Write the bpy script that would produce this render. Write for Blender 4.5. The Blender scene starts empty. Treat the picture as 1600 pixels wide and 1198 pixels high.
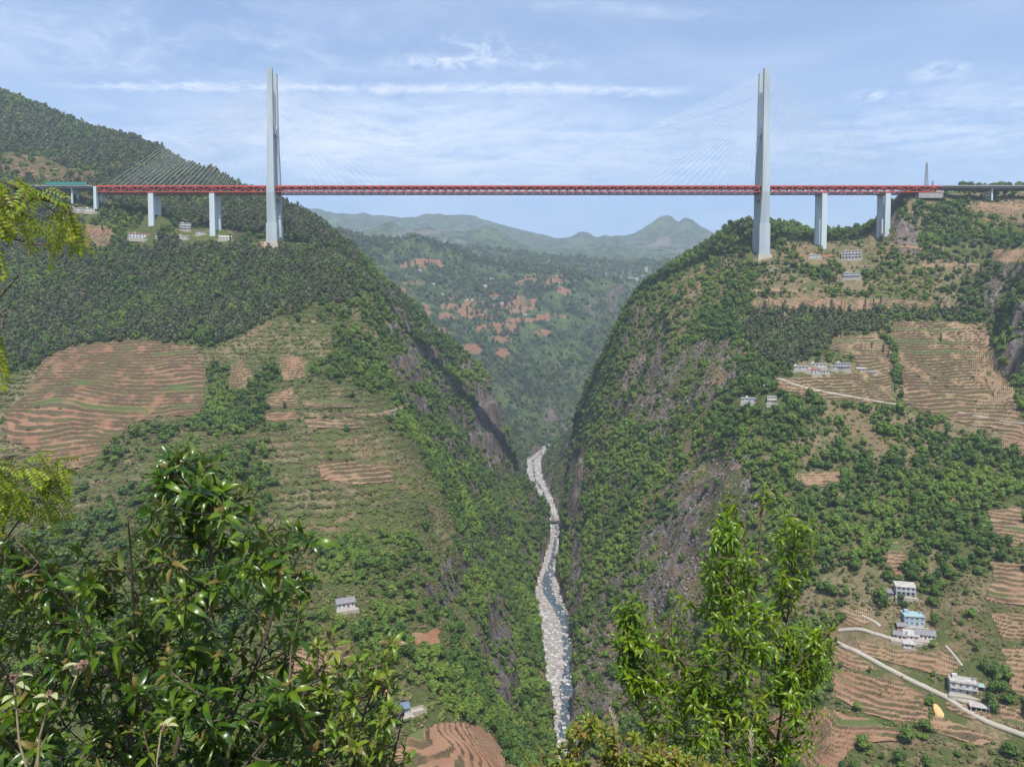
import bpy, bmesh, math, random
import numpy as np
from mathutils import Vector, Matrix

# ------------------------------------------------------------------ camera, world, sun, exposure
SC = bpy.context.scene
COL = SC.collection
F = 1155.0                       # focal length in photo pixels (photo is 1600 x 1198)
PITCH = math.radians(2.92)
cam = bpy.data.cameras.new('camera'); camo = bpy.data.objects.new('camera', cam); COL.objects.link(camo)
cam.sensor_width = 36.0; cam.lens = 36.0 * F / 1600.0
cam.clip_start = 0.1; cam.clip_end = 80000
camo.location = (0, 0, 0); camo.rotation_euler = (math.radians(90) - PITCH, 0, 0)
SC.camera = camo
SUN_EL, SUN_AZ = math.radians(61), math.radians(173)     # azimuth clockwise from +Y (the view direction)
sd = Vector((math.sin(SUN_AZ) * math.cos(SUN_EL), math.cos(SUN_AZ) * math.cos(SUN_EL), math.sin(SUN_EL)))
sun = bpy.data.lights.new('sun', 'SUN'); sun.energy = 5.0; sun.angle = math.radians(0.53); sun.color = (1.0, 0.955, 0.88)
suno = bpy.data.objects.new('sun', sun); COL.objects.link(suno)
suno.rotation_euler = sd.to_track_quat('Z', 'Y').to_euler()
SC.view_settings.view_transform = 'Standard'; SC.view_settings.look = 'None'
SC.view_settings.exposure = 0.68; SC.view_settings.gamma = 1.0; SC.view_settings.use_curve_mapping = False
SC.cycles.use_denoising = True; SC.cycles.use_adaptive_sampling = False
SC.cycles.denoiser = 'OPENIMAGEDENOISE'
SC.cycles.denoising_prefilter = 'ACCURATE'
SC.cycles.max_bounces = 6; SC.cycles.diffuse_bounces = 3; SC.cycles.glossy_bounces = 2
SC.cycles.transmission_bounces = 4; SC.cycles.transparent_max_bounces = 8; SC.cycles.volume_bounces = 0
SC.cycles.sample_clamp_indirect = 4.0

class NT:
    """small helper to write node trees"""
    def __init__(s, tree): s.t = tree; s.n = tree.nodes; s.l = tree.links
    def node(s, typ, **kw):
        n = s.n.new(typ)
        for k, v in kw.items(): setattr(n, k, v)
        return n
    def put(s, sock, v):
        if isinstance(v, bpy.types.NodeSocket): s.l.new(v, sock)
        elif v is not None: sock.default_value = v
    def math(s, op, a, b=None, c=None, clamp=False):
        n = s.node('ShaderNodeMath', operation=op, use_clamp=clamp)
        s.put(n.inputs[0], a)
        if b is not None: s.put(n.inputs[1], b)
        if c is not None: s.put(n.inputs[2], c)
        return n.outputs[0]
    def ramp(s, fac, lo, hi, a=0.0, b=1.0, smooth=True):
        n = s.node('ShaderNodeMapRange', interpolation_type='SMOOTHSTEP' if smooth else 'LINEAR')
        s.put(n.inputs['Value'], fac); s.put(n.inputs['From Min'], lo); s.put(n.inputs['From Max'], hi)
        s.put(n.inputs['To Min'], a); s.put(n.inputs['To Max'], b)
        return n.outputs['Result']
    def mix(s, fac, a, b):
        n = s.node('ShaderNodeMix', data_type='RGBA')
        s.put(n.inputs['Factor'], fac)
        for k, v in (('A', a), ('B', b)):
            sk = [i for i in n.inputs if i.name == k and i.type == 'RGBA'][0]
            if isinstance(v, tuple) and len(v) == 3: v = v + (1,)
            s.put(sk, v)
        return [o for o in n.outputs if o.type == 'RGBA'][0]
    def noise(s, vec, scale, detail=4, rough=0.55, dist=0.0, typ='FBM'):
        n = s.node('ShaderNodeTexNoise')
        if vec is not None: s.l.new(vec, n.inputs['Vector'])
        n.inputs['Scale'].default_value = scale; n.inputs['Detail'].default_value = detail
        n.inputs['Roughness'].default_value = rough; n.inputs['Distortion'].default_value = dist
        return n.outputs['Fac']
    def map(s, vec, scale=(1, 1, 1), loc=(0, 0, 0), rot=(0, 0, 0)):
        n = s.node('ShaderNodeMapping'); s.l.new(vec, n.inputs['Vector'])
        n.inputs['Scale'].default_value = scale; n.inputs['Location'].default_value = loc; n.inputs['Rotation'].default_value = rot
        return n.outputs['Vector']

def make_world():
    w = bpy.data.worlds.new('World'); SC.world = w; w.use_nodes = True
    t = NT(w.node_tree); t.n.clear()
    out = t.node('ShaderNodeOutputWorld'); bg = t.node('ShaderNodeBackground')
    sky = t.node('ShaderNodeTexSky', sky_type='NISHITA'); sky.sun_disc = False
    sky.sun_elevation = SUN_EL; sky.sun_rotation = SUN_AZ; sky.altitude = 900
    sky.air_density = 1.0; sky.dust_density = 1.2; sky.ozone_density = 3.0
    tc = t.node('ShaderNodeTexCoord'); d = tc.outputs['Generated']
    sep = t.node('ShaderNodeSeparateXYZ'); t.l.new(d, sep.inputs[0])
    dx, dy, dz = sep.outputs
    dzc = t.math('MAXIMUM', dz, 0.03)
    # project the view direction on the cirrus layer: a flat sheet high above the ground
    X = t.math('DIVIDE', dx, dzc); Y = t.math('DIVIDE', dy, dzc)
    comb = t.node('ShaderNodeCombineXYZ'); t.l.new(X, comb.inputs[0]); t.l.new(Y, comb.inputs[1])
    P = comb.outputs[0]
    def blob(cx, cy, rx, ry, rot=0.0):
        v = t.map(P, loc=(-cx, -cy, 0))
        v = t.map(v, rot=(0, 0, -rot), scale=(1, 1, 1))
        v = t.map(v, scale=(1 / rx, 1 / ry, 1))
        n = t.node('ShaderNodeVectorMath', operation='LENGTH'); t.l.new(v, n.inputs[0])
        return t.ramp(n.outputs['Value'], 0.15, 1.0, 1.0, 0.0)
    n_big = t.noise(t.map(P, scale=(0.55, 0.34, 1)), 1.0, 6, 0.6, 0.6)
    n_str = t.noise(t.map(P, scale=(1.1, 1.7, 1), rot=(0, 0, 0.35)), 1.5, 8, 0.66, 1.2)
    n_fin = t.noise(t.map(P, scale=(4.0, 3.0, 1), rot=(0, 0, 0.9)), 2.6, 7, 0.7, 0.5)
    def cloud(mask, lo, hi, amt, tex):
        m = t.math('MULTIPLY', t.ramp(tex, lo, hi), mask)
        return t.math('MULTIPLY', m, amt)
    def sky_pt(px, py):           # where a photo pixel meets the cirrus sheet
        a, b = (px - 800) / F, (599 - py) / F
        y = math.cos(PITCH) + b * math.sin(PITCH); z = b * math.cos(PITCH) - math.sin(PITCH)
        return a / z, y / z
    parts = []
    mixed = t.math('ADD', t.math('MULTIPLY', n_str, 0.6), t.math('MULTIPLY', n_fin, 0.4))
    # thin veil everywhere
    parts.append(t.math('MULTIPLY', t.ramp(n_big, 0.38, 0.78), 0.42))
    def add(px0, py0, rx, ry, rot, lo, hi, amt, tex):
        cx, cy = sky_pt(px0, py0); parts.append(cloud(blob(cx, cy, rx, ry, rot), lo, hi, amt, tex))
    add(110, 78, 1.25, 0.42, 0.05, 0.36, 0.72, 0.50, mixed)      # streak top left
    add(430, 60, 1.3, 0.5, 0.1, 0.44, 0.74, 0.28, mixed)
    add(660, 225, 1.5, 1.25, 0.0, 0.24, 0.70, 0.72, mixed)       # bright bank between the towers
    add(560, 250, 2.6, 1.5, 0.0, 0.30, 0.72, 0.45, n_str)
    add(1560, 190, 1.35, 0.85, 0.35, 0.34, 0.70, 0.62, mixed)    # fan at the right
    add(1250, 245, 2.2, 1.0, 0.0, 0.36, 0.70, 0.42, mixed)
    add(790, 85, 0.42, 0.20, 0.45, 0.44, 0.70, 0.50, n_fin)      # small wisps in the middle
    add(690, 97, 0.26, 0.10, 0.0, 0.36, 0.60, 0.6, n_fin)
    add(1470, 112, 0.16, 0.13, 0.5, 0.38, 0.62, 0.6, n_fin)
    add(1375, 150, 0.18, 0.10, 0.3, 0.38, 0.62, 0.5, n_fin)
    add(960, 15, 0.6, 0.07, 0.12, 0.40, 0.66, 0.30, mixed)
    add(180, 210, 1.8, 0.7, 0.0, 0.42, 0.72, 0.32, mixed)
    # long contrail: a wobbling line across the sheet
    ax, ay = sky_pt(60, 136); bx, by = sky_pt(1115, 141)
    L = math.hypot(bx - ax, by - ay); ang = math.atan2(by - ay, bx - ax)
    v = t.map(P, loc=(-ax, -ay, 0)); v = t.map(v, rot=(0, 0, -ang))
    s2 = t.node('ShaderNodeSeparateXYZ'); t.l.new(v, s2.inputs[0])
    wob = t.noise(P, 2.2, 2, 0.5); wob2 = t.noise(P, 13.0, 6, 0.7)
    cross = t.math('ADD', s2.outputs[1], t.math('MULTIPLY', t.math('SUBTRACT', wob, 0.5), 0.14))
    cross = t.math('ADD', cross, t.math('MULTIPLY', t.math('SUBTRACT', wob2, 0.5), 0.22))
    wid = t.ramp(s2.outputs[0], 0, L, 0.050, 0.085, False)
    line = t.math('SUBTRACT', 1.0, t.math('DIVIDE', t.math('ABSOLUTE', cross), wid), clamp=True)
    ends = t.math('MULTIPLY', t.ramp(s2.outputs[0], -0.1, 0.45), t.ramp(s2.outputs[0], L * 0.86, L * 1.04, 1, 0))
    tex = t.ramp(n_fin, 0.32, 0.60, 0.25, 1.0)
    parts.append(t.math('MULTIPLY', t.math('MULTIPLY', line, ends), t.math('MULTIPLY', tex, 0.68)))
    cov = 1.0
    for p in parts: cov = t.math('MULTIPLY', cov, t.math('SUBTRACT', 1.0, p))
    cov = t.math('SUBTRACT', 1.0, cov, clamp=True)
    cov = t.math('MULTIPLY', cov, t.ramp(dz, 0.0, 0.08))
    col = t.mix(cov, sky.outputs[0], (5.6, 6.0, 6.7, 1))
    t.l.new(col, bg.inputs['Color']); bg.inputs['Strength'].default_value = 0.140
    t.l.new(bg.outputs[0], out.inputs['Surface'])
make_world()

# ------------------------------------------------------------------ measuring helpers
CP, SP = math.cos(PITCH), math.sin(PITCH)
def at(px, py, d):
    """world point at distance d (along the view axis on the ground plan) seen at a photo position"""
    a, b = (px - 800) / F, (599 - py) / F
    k = d / (CP + b * SP)
    return Vector((a * k, d, (b * CP - SP) * k))
def project(x, y, z):
    x, y, z = np.asarray(x, float), np.asarray(y, float), np.asarray(z, float)
    dep = y * CP - z * SP; up = y * SP + z * CP
    return 800 + F * x / dep, 599 - F * up / dep

# ------------------------------------------------------------------ numpy noise
def _hash(ix, iy, seed):
    h = (ix.astype(np.int64) * 374761393 + iy.astype(np.int64) * 668265263 + seed * 974711) & 0xffffffff
    h = ((h ^ (h >> 13)) * 1274126177) & 0xffffffff
    return ((h ^ (h >> 16)) & 0xffff) / 65535.0
def vnoise(x, y, seed=0):
    ix, iy = np.floor(x), np.floor(y); fx, fy = x - ix, y - iy
    fx = fx * fx * fx * (fx * (fx * 6 - 15) + 10); fy = fy * fy * fy * (fy * (fy * 6 - 15) + 10)
    a, b = _hash(ix, iy, seed), _hash(ix + 1, iy, seed); c, d = _hash(ix, iy + 1, seed), _hash(ix + 1, iy + 1, seed)
    return (a + (b - a) * fx) * (1 - fy) + (c + (d - c) * fx) * fy
def fbm(x, y, wl, octv=4, seed=0, gain=0.5):
    s = 0; amp = 1; tot = 0
    for o in range(octv):
        s = s + amp * (vnoise(x / wl + 17.3 * o, y / wl - 9.1 * o, seed + o) * 2 - 1); tot += amp; amp *= gain; wl *= 0.47
    return s / tot
def ridged(x, y, wl, octv=3, seed=0):
    s = 0; amp = 1; tot = 0
    for o in range(octv):
        s = s + amp * (1 - np.abs(vnoise(x / wl + 5.1 * o, y / wl + 3.7 * o, seed + o) * 2 - 1)); tot += amp; amp *= .5; wl *= .5
    return s / tot
def sstep(a, b, x): t = np.clip((x - a) / (b - a), 0, 1); return t * t * (3 - 2 * t)

# ------------------------------------------------------------------ terrain height
RIV = [  # photo row, left bank, right bank (photo x)
 (697,856,882),(707,838,858),(720,823,844),(745,824,848),(770,838,860),(800,851,872),(825,860,881),(850,857,880),(870,850,877),(900,841,870),(930,834,878),
 (960,838,889),(990,845,892),(1020,848,895),(1050,852,894),(1080,855,895),(1110,862,895),(1150,868,894),(1200,872,900)]
ZR = -340.0
riv = []
for py, l, r in RIV:
    b = (599 - py) / F; k = ZR / (b * CP - SP); d = k * (CP + b * SP)
    riv.append((d, (l - 800) / F * k, (r - 800) / F * k))
riv.sort()
riv = [(300, riv[0][1] + 30, riv[0][2] + 40), (450, riv[0][1] + 8, riv[0][2] + 10)] + riv
RY = np.array([r[0] for r in riv]); RL = np.array([r[1] for r in riv]); RR = np.array([r[2] for r in riv])

C = []
def P3(px, py, d): v = at(px, py, d); C.append((v.x, v.y, v.z))
def PZ(x, d, z): C.append((x, d, z))
# camera hillside (below the frame)
for x in (-1.2, -.6, -.2, .2, .6, 1.2):
    PZ(x * 4, 4, -3.0); PZ(x * 12, 12, -8.6); PZ(x * 40, 40, -28); PZ(x * 120, 120, -84); PZ(x * 240, 240, -162)
# left slope
for p in [(-250,1250,360),(100,1250,360),(400,1250,350),(700,1160,380),(780,1250,340),(540,945,470),(620,1100,395),(300,1050,430),(50,1050,430),(-250,1000,430),
  (450,1000,440),(650,1000,470),(640,880,540),(300,900,530),(50,900,530),(-250,850,560),(460,830,600),(200,740,650),(50,740,650),(-250,700,680),(350,700,680),(560,740,690),
  (650,760,700),(640,690,780),(540,640,780),(430,640,790),(300,640,770),(150,620,770),(0,620,760),(-250,600,780),(560,560,880),(440,560,880),(300,545,880),(150,535,880),(0,560,850),
  (500,480,960),(350,450,990),(200,450,980),(50,450,960),(-200,480,920),(560,430,1040),(460,410,1050),(250,395,1050),(100,400,1030),(0,390,1020),(-200,380,1020),
  (428,383,1082),(480,392,1090),(337,364,1088),(290,356,1100),(243,340,1090),(222,370,1070),(150,322,1090),(90,312,1090),(20,308,1090),(-200,300,1090),
  # hill behind the bridge
  (20,290,1180),(120,300,1180),(243,330,1170),(337,345,1170),(428,360,1170),(500,385,1150),
  (100,262,1320),(200,290,1290),(300,310,1280),(400,330,1280),(470,338,1300),
  (0,150,1780),(60,187,1700),(100,206,1660),(150,208,1640),(215,225,1600),(250,243,1560),(300,268,1520),(335,273,1490),(370,292,1460),(430,316,1400),(470,331,1370),(505,352,1340),(545,384,1310),
  (0,235,1480),(60,240,1450),(180,250,1430),(-250,60,1900),(-250,200,1500),
  (600,433,1290),(650,481,1300),(690,526,1310),(740,568,1320),(768,604,1325),(782,640,1325),(788,680,1320),(796,722,1315),(812,748,1310),(832,768,1300),(850,795,1300),(861,826,1290),
  # front spur and its gully
  (600,500,1000),(625,510,1020),(650,560,1035),(690,640,1040),(740,722,1045),(775,775,1060),(800,800,1080),(850,832,1140),
  (662,545,1215),(690,600,1220),(715,655,1225),(752,715,1235),(800,768,1230),(840,806,1240),(720,600,1265),(770,680,1290),(815,755,1290),(668,520,1255),(640,490,1250),(600,455,1190),
  # lip of the gorge towards the camera
  (700,720,900),(730,800,850),(700,880,640),(760,900,740),(770,980,660),(770,1060,580),(800,1130,555),(740,1020,500),(700,1060,440),(800,870,960),(820,860,1020),(830,1000,780),(840,1080,700),(800,980,780),(820,930,880)]:
    P3(*p)
# the front spur falls away steeply behind its edge
for (a, b, c), dz in zip([(650,560,1035),(672,600,1038),(690,640,1040),(715,682,1042),(740,722,1045),(775,775,1060),(800,800,1080)], (40, 55, 62, 62, 60, 42, 25)):
    v = at(a, b, c); PZ(v.x * (c + 62) / c - 2, c + 62, v.z - dz); PZ(v.x * (c + 105) / c, c + 105, v.z - dz * .9)
# behind the left ridges
for p in [(-60,1520,-215),(-10,1520,-275),(40,1520,-325),(-130,1520,-150),(-200,1540,-80),(-330,1560,70),(-450,1600,180),(-600,1750,300),(-1000,2100,450),(-1500,2300,620),(-330,1750,10),(-150,1800,-190),(-20,1800,-315),(-30,1420,-190),(20,1420,-290),(-90,1430,-110),(-180,1430,-10),
  (-700,2100,200),(-300,2100,-80),(-60,2150,-260),(-1900,2000,750)]:
    PZ(*p)
# river bed
for d in (480,560,640,700,770,850,930,1010,1100,1190,1280,1380,1500,1650,1800,2000,2200,2450):
    l, r = np.interp(d, RY, RL), np.interp(d, RY, RR)
    PZ(l + 2, d, ZR - 1); PZ((l + r) / 2, d, ZR - 2); PZ(r - 2, d, ZR - 1)
PZ(170, 2650, -335); PZ(300, 2800, -330); PZ(480, 3000, -325); PZ(620, 3300, -310)
# right wall and slope
for p in [(985,470,1150),(978,488,1140),(970,520,1135),(955,570,1130),(940,612,1125),(921,660,1120),(906,700,1115),(896,745,1105),(892,790,1090),(885,845,1080),(885,880,1040),
  (1000,455,1160),(1040,428,1180),(1100,393,1195),(1140,360,1205),(1160,351,1210),(1190,352,1220),(1240,354,1230),(1265,366,1200),(1330,372,1180),(1360,360,1180),
  (1190,401,1082),(1110,440,1080),(1150,420,1080),(1050,470,1090),(1285,388,1085),(1240,397,1082),(1330,392,1075),(1375,372,1100),(1395,365,1085),
  (1393,318,1110),(1410,306,1100),(1450,304,1095),(1478,303,1100),(1500,318,1080),(1560,318,1080),(1600,312,1080),(1800,300,1080),(1560,300,1130),(1480,300,1130),
  (1400,345,1075),(1430,360,1045),(1480,385,1010),(1540,350,1050),(1600,360,1040),(1800,360,1000),
  (1000,560,1090),(1020,560,1060),(1100,480,1040),(1200,440,1020),(1200,475,980),(1350,432,1000),(1350,475,950),(1480,440,965),(1480,478,930),(1450,510,900),(1300,522,900),(1420,560,850),(1530,530,880),
  (1545,420,960),(1570,400,930),(1600,420,880),(1560,480,900),(1550,530,870),(1572,590,800),(1590,470,830),(1595,560,775),(1660,420,820),(1800,500,760),
  (1250,580,800),(1380,605,790),(1190,625,790),(1100,600,900),(1500,625,780),(1595,640,720),(1800,640,650),(1050,660,930),(960,700,1000),(1000,800,850),(930,780,990),(910,860,960),
  (1150,720,740),(1300,720,700),(1450,720,670),(1590,750,620),(1800,780,560),(1100,850,710),(1000,900,780),(1250,850,610),(1400,850,580),(1590,860,545),(1800,900,500),
  (930,960,800),(900,950,850),(1050,980,660),(1200,980,550),(1350,985,510),(1440,990,500),(1590,980,480),(905,1050,740),(960,1080,680),(1000,1130,610),(1100,1130,520),(1200,1130,480),
  (1300,1130,440),(1450,1140,430),(1590,1150,415),(1800,1150,400),(1000,1250,570),(1200,1250,420),(1500,1250,370),(1800,1250,360),(925,1150,640)]:
    P3(*p)
for d in (560, 660, 760, 860, 960, 1060):
    r = float(np.interp(d, RY, RR)); PZ(r + 7, d, ZR + 45)
for p in [(98,1300,-250),(108,1300,-150),(150,1300,-40),(210,1300,60),(115,1450,-250),(140,1450,-160),(230,1500,-20),(330,1400,110),(500,1400,120),(700,1400,180),(1200,1300,240),(125,1250,-120),(170,1230,20),
  (110,1700,-280),(170,1750,-150),(300,1800,40),(200,2100,-250),(330,2200,-60),(600,1900,130),(1000,1900,200),(1600,2000,300),(450,2500,-150),(900,2600,200),(1700,2700,300)]:
    PZ(*p)
# middle hill across the gorge
for p in [(860,690,2620),(900,675,2650),(925,650,2700),(800,690,2500),(780,660,2350),(820,650,2600),(880,620,2800),(930,590,2900),(800,600,2750),(850,560,2950),(900,540,3050),(955,545,3150),
  (740,560,2700),(760,500,3000),(830,490,3150),(900,480,3250),(945,500,3300),(972,490,3400),(690,500,2900),(650,460,3000),(700,450,3150),(780,440,3350),(600,420,3050),
  (516,362,3300),(556,371,3350),(600,381,3350),(632,374,3400),(647,370,3420),(666,377,3420),(697,385,3450),(744,402,3500),(791,406,3550),(838,415,3600),(863,419,3600),(910,430,3600),(935,449,3550),(969,468,3500),(980,480,3480),
  (400,350,3200),(100,330,3000)]:
    P3(*p)
for px_, z_ in ((560, 330), (640, 300), (740, 230), (840, 190), (920, 150)): PZ((px_ - 800) / F * 3950, 3950, z_)
for p in [(560,3500,-150),(640,3600,-60),(520,3700,60),(700,4000,100)]:
    PZ(*p)
# plateau and the far ranges
for p in [(985,455,4000),(1000,436,4300),(1060,425,4300),(880,412,4400),(960,418,4500),(760,392,4400),(650,380,4700),(1100,410,4500),(1200,400,4500),
  (545,372,6200),(569,362,6200),(600,349,6200),(613,346,6200),(625,356,6200),(650,359,6200),(669,354,6200),(691,363,6200),(726,362,6200),(754,355,6200),(776,359,6200),(794,371,6200),(840,392,6200),
  (477,326,8798),(500,327,8798),(520,337,8798),(533,334,8798),(547,343,8798),(569,337,8798),(588,342,8798),(603,338,8964),(630,343,8964),(657,337,9130),(669,334,9130),(713,337,9130),(740,337,9130),(760,345,8964),(776,355,8798),(798,363,8632),(823,366,8632),(832,364,8632),(846,370,8632),(860,378,8632),
  (876,373,8466),(897,368,8466),(919,363,8466),(936,373,8466),(944,369,8466),(955,376,8466),(966,369,8466),(978,373,8466),(1000,360,8300),(1019,349,8300),(1047,339,8300),(1058,346,8300),(1069,341,8300),(1088,348,8300),(1115,366,8300),(1140,380,8300),
  (1200,385,8632),(1290,385,8632),(1313,374,8798),(1326,360,8798),(1340,374,8798),(1365,384,8798),(1450,380,8798),(1700,360,8798),
  (1010,388,6700),(1050,385,6700),(1090,392,6700),(920,388,6700),(850,395,6700),
  (300,330,8632),(0,330,8632),(-300,330,8632),(200,340,4200),(-300,330,3800)]:
    P3(*p)
for u in np.linspace(-1.1, 1.1, 12): PZ(u * 5300, 5300, 500 + 40 * math.sin(u * 13)); PZ(u * 7300, 7300, 660 + 60 * math.sin(u * 11)); PZ(u * 11500, 11500, 900 + 60 * math.sin(u * 9)); PZ(u * 14000, 14000, 800)

C = np.array(C)
cu, cv, cw = C[:, 0] / C[:, 1], np.log(C[:, 1]), C[:, 2] / C[:, 1]
EPS = 0.010
def _phi(r2): return np.sqrt(r2 + EPS * EPS)
A = _phi((cu[:, None] - cu[None]) ** 2 + (cv[:, None] - cv[None]) ** 2)
n = len(C); M = np.zeros((n + 1, n + 1)); M[:n, :n] = A - np.eye(n) * 4e-4; M[:n, n] = 1; M[n, :n] = 1
sol = np.linalg.solve(M, np.concatenate([cw, [0]]))
NU = 760
GU = np.linspace(-1.08, 1.08, NU)
GV = np.log(np.concatenate([np.geomspace(2.2, 300, 60)[:-1], np.geomspace(300, 1420, 470)[:-1], np.geomspace(1420, 4000, 220)[:-1], np.geomspace(4000, 5600, 70)[:-1], np.geomspace(5600, 6900, 60)[:-1], np.geomspace(6900, 7900, 14)[:-1], np.geomspace(7900, 9700, 90)[:-1], np.geomspace(9700, 13500, 16)]))
NV = len(GV)
UU, VV = np.meshgrid(GU, GV)                    # rows = distance, columns = bearing
W = np.empty_like(UU)
for i in range(0, NV, 40):
    u, v = UU[i:i + 40].ravel(), VV[i:i + 40].ravel()
    W[i:i + 40] = (_phi((u[:, None] - cu[None]) ** 2 + (v[:, None] - cv[None]) ** 2) @ sol[:n] + sol[n]).reshape(-1, NU)
GY = np.exp(VV); GX = UU * GY; GZ = W * GY
rl, rr = np.interp(GY, RY, RL), np.interp(GY, RY, RR)
rivd = np.maximum(rl - GX, GX - rr)             # distance outside the river bed
rivd = np.where(GY > 2500, 60, rivd)
calm = sstep(2, 40, rivd)
near = sstep(150, 420, GY)
def flat_at(x0, y0, r0, r1): return 1 - sstep(r0, r1, np.hypot(GX - x0, GY - y0))
hard = np.zeros_like(GX)
for px, py, d in [(428,383,1090),(337,364,1090),(243,340,1090),(1190,401,1090),(1285,388,1090),(1380,372,1090),(1450,304,1095)]:
    q = at(px, py, d); hard = np.maximum(hard, flat_at(q.x, q.y, 18, 50))
PXC = GX / GY
amp = calm * near * (1 - 0.8 * hard)
gz = GZ.copy()
dzx = np.gradient(gz, axis=1) / np.gradient(GX, axis=1)
steep = sstep(0.75, 1.6, np.abs(dzx))
GZ += amp * (9 * fbm(GX, GY, 110, 4, 3) * (1 - .4 * steep) + 9.5 * steep * (ridged(GX * .6 + GZ * .2, GY, 52, 3, 11) - .62) * 2 + 1.6 * fbm(GX, GY, 22, 3, 23) + 13 * steep * (ridged(GX * .35 + GZ * .10, GY, 130, 2, 19) - .6) * (PXC < .075))
# limestone benches: cliff bands and ledges on the gorge walls
bl_ = (GZ + 16 * fbm(GX, GY, 90, 3, 151) + .12 * GY) / 52.0; bf_ = bl_ - np.floor(bl_)
bench = sstep(.62, 1.0, bf_) - bf_
GZ += 52.0 * bench * .62 * sstep(.8, 1.5, np.abs(dzx)) * calm * sstep(450, 560, GY) * (1 - sstep(1420, 1700, GY)) * (1 - hard) * sstep(-.35, .25, fbm(GX, GY, 140, 3, 157))
farm = sstep(1500, 2400, GY) * (1 - .65 * sstep(3900, 4300, GY))
GZ += farm * calm * (46 * (ridged(GX, GY, 520, 4, 31) - .62) * 1.3 + 10 * fbm(GX, GY, 120, 3, 37))
GZ += sstep(3900, 4400, GY) * ((9 + 34 * sstep(5700, 6000, GY)) * (ridged(GX, GY, 420, 4, 41) - .6) + (4 + 10 * sstep(5700, 6000, GY)) * fbm(GX, GY, 130, 4, 43))
# the karst peaks of the far ranges keep their sharp crests
fc = C[(C[:, 1] > 4300) & (C[:, 1] < 9900)]; fi, fj = np.searchsorted(GV, math.log(4100)), np.searchsorted(GV, math.log(10300))
for _ in range(3):
    su, sv, num, den = .0048, .022, 0, .10
    for x_, y_, z_ in fc:
        j = int(round((x_ / y_ - GU[0]) / (GU[1] - GU[0]))); i = int(np.argmin(np.abs(GV - math.log(y_))))
        if not (0 <= j < NU): continue
        k_ = np.exp(-((UU[fi:fj] - x_ / y_) / su) ** 2 / 2 - ((VV[fi:fj] - math.log(y_)) / sv) ** 2 / 2)
        num = num + k_ * (z_ - GZ[i, j]); den = den + k_
    GZ[fi:fj] += num / den
GZ = np.where(rivd < 0, np.minimum(GZ, ZR - 1.0), GZ)
W = GZ / GY
def terr(x, y, g=None):
    """terrain height (or another grid) at world x, y"""
    g = GZ if g is None else g
    x, y = np.asarray(x, float), np.asarray(y, float)
    fu = np.clip((x / y - GU[0]) / (GU[1] - GU[0]), 0, NU - 1.001)
    fv = np.clip(np.interp(np.log(np.maximum(y, 2.21)), GV, np.arange(NV)), 0, NV - 1.001)
    i, j = fv.astype(int), fu.astype(int); a, b = fv - i, fu - j
    return (g[i, j] * (1 - b) + g[i, j + 1] * b) * (1 - a) + (g[i + 1, j] * (1 - b) + g[i + 1, j + 1] * b) * a
def hit(px, py, d0=250.0, d1=6000.0):
    """first terrain point on the sight line of a photo position"""
    d = np.geomspace(d0, d1, 3000)
    v = at(px, py, 1.0)
    below = v.z * d < terr(v.x * d, d)
    k = int(np.argmax(below)) if below.any() else len(d) - 1
    return Vector((v.x * d[k], d[k], float(terr(v.x * d[k], d[k]))))
WMAX = np.maximum.accumulate(W[60:], axis=0); WMAX = np.concatenate([W[:60], WMAX])
PXG, PYG = project(GX, GY, GZ)

# ------------------------------------------------------------------ mesh and object helpers
def tag(o, label=None, cat=None, group=None, kind=None):
    if label: o['label'] = label
    if cat: o['category'] = cat
    if group: o['group'] = group
    if kind: o['kind'] = kind
    return o
def link(name, data, parent=None, loc=None, rz=None):
    o = bpy.data.objects.new(name, data); COL.objects.link(o)
    if parent is not None: o.parent = parent
    if loc is not None: o.location = loc
    if rz is not None: o.rotation_euler = (0, 0, rz)
    return o
def empty(name, loc=(0, 0, 0), rz=0.0, parent=None):
    o = link(name, None, parent, loc, rz); o.empty_display_size = 0.1; return o
def np_mesh(name, V, Fq, mat=None, smooth=False):
    """mesh from numpy vertices and faces (all faces the same size)"""
    V = np.asarray(V, np.float32); Fq = np.asarray(Fq, np.int32)
    me = bpy.data.meshes.new(name); k = Fq.shape[1]
    me.vertices.add(len(V)); me.vertices.foreach_set('co', V.ravel())
    me.loops.add(Fq.size); me.loops.foreach_set('vertex_index', Fq.ravel())
    me.polygons.add(len(Fq)); me.polygons.foreach_set('loop_start', np.arange(0, Fq.size, k, dtype=np.int32))
    me.polygons.foreach_set('use_smooth', np.full(len(Fq), bool(smooth)))
    me.update(calc_edges=True)
    if mat: me.materials.append(mat)
    return me
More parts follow.
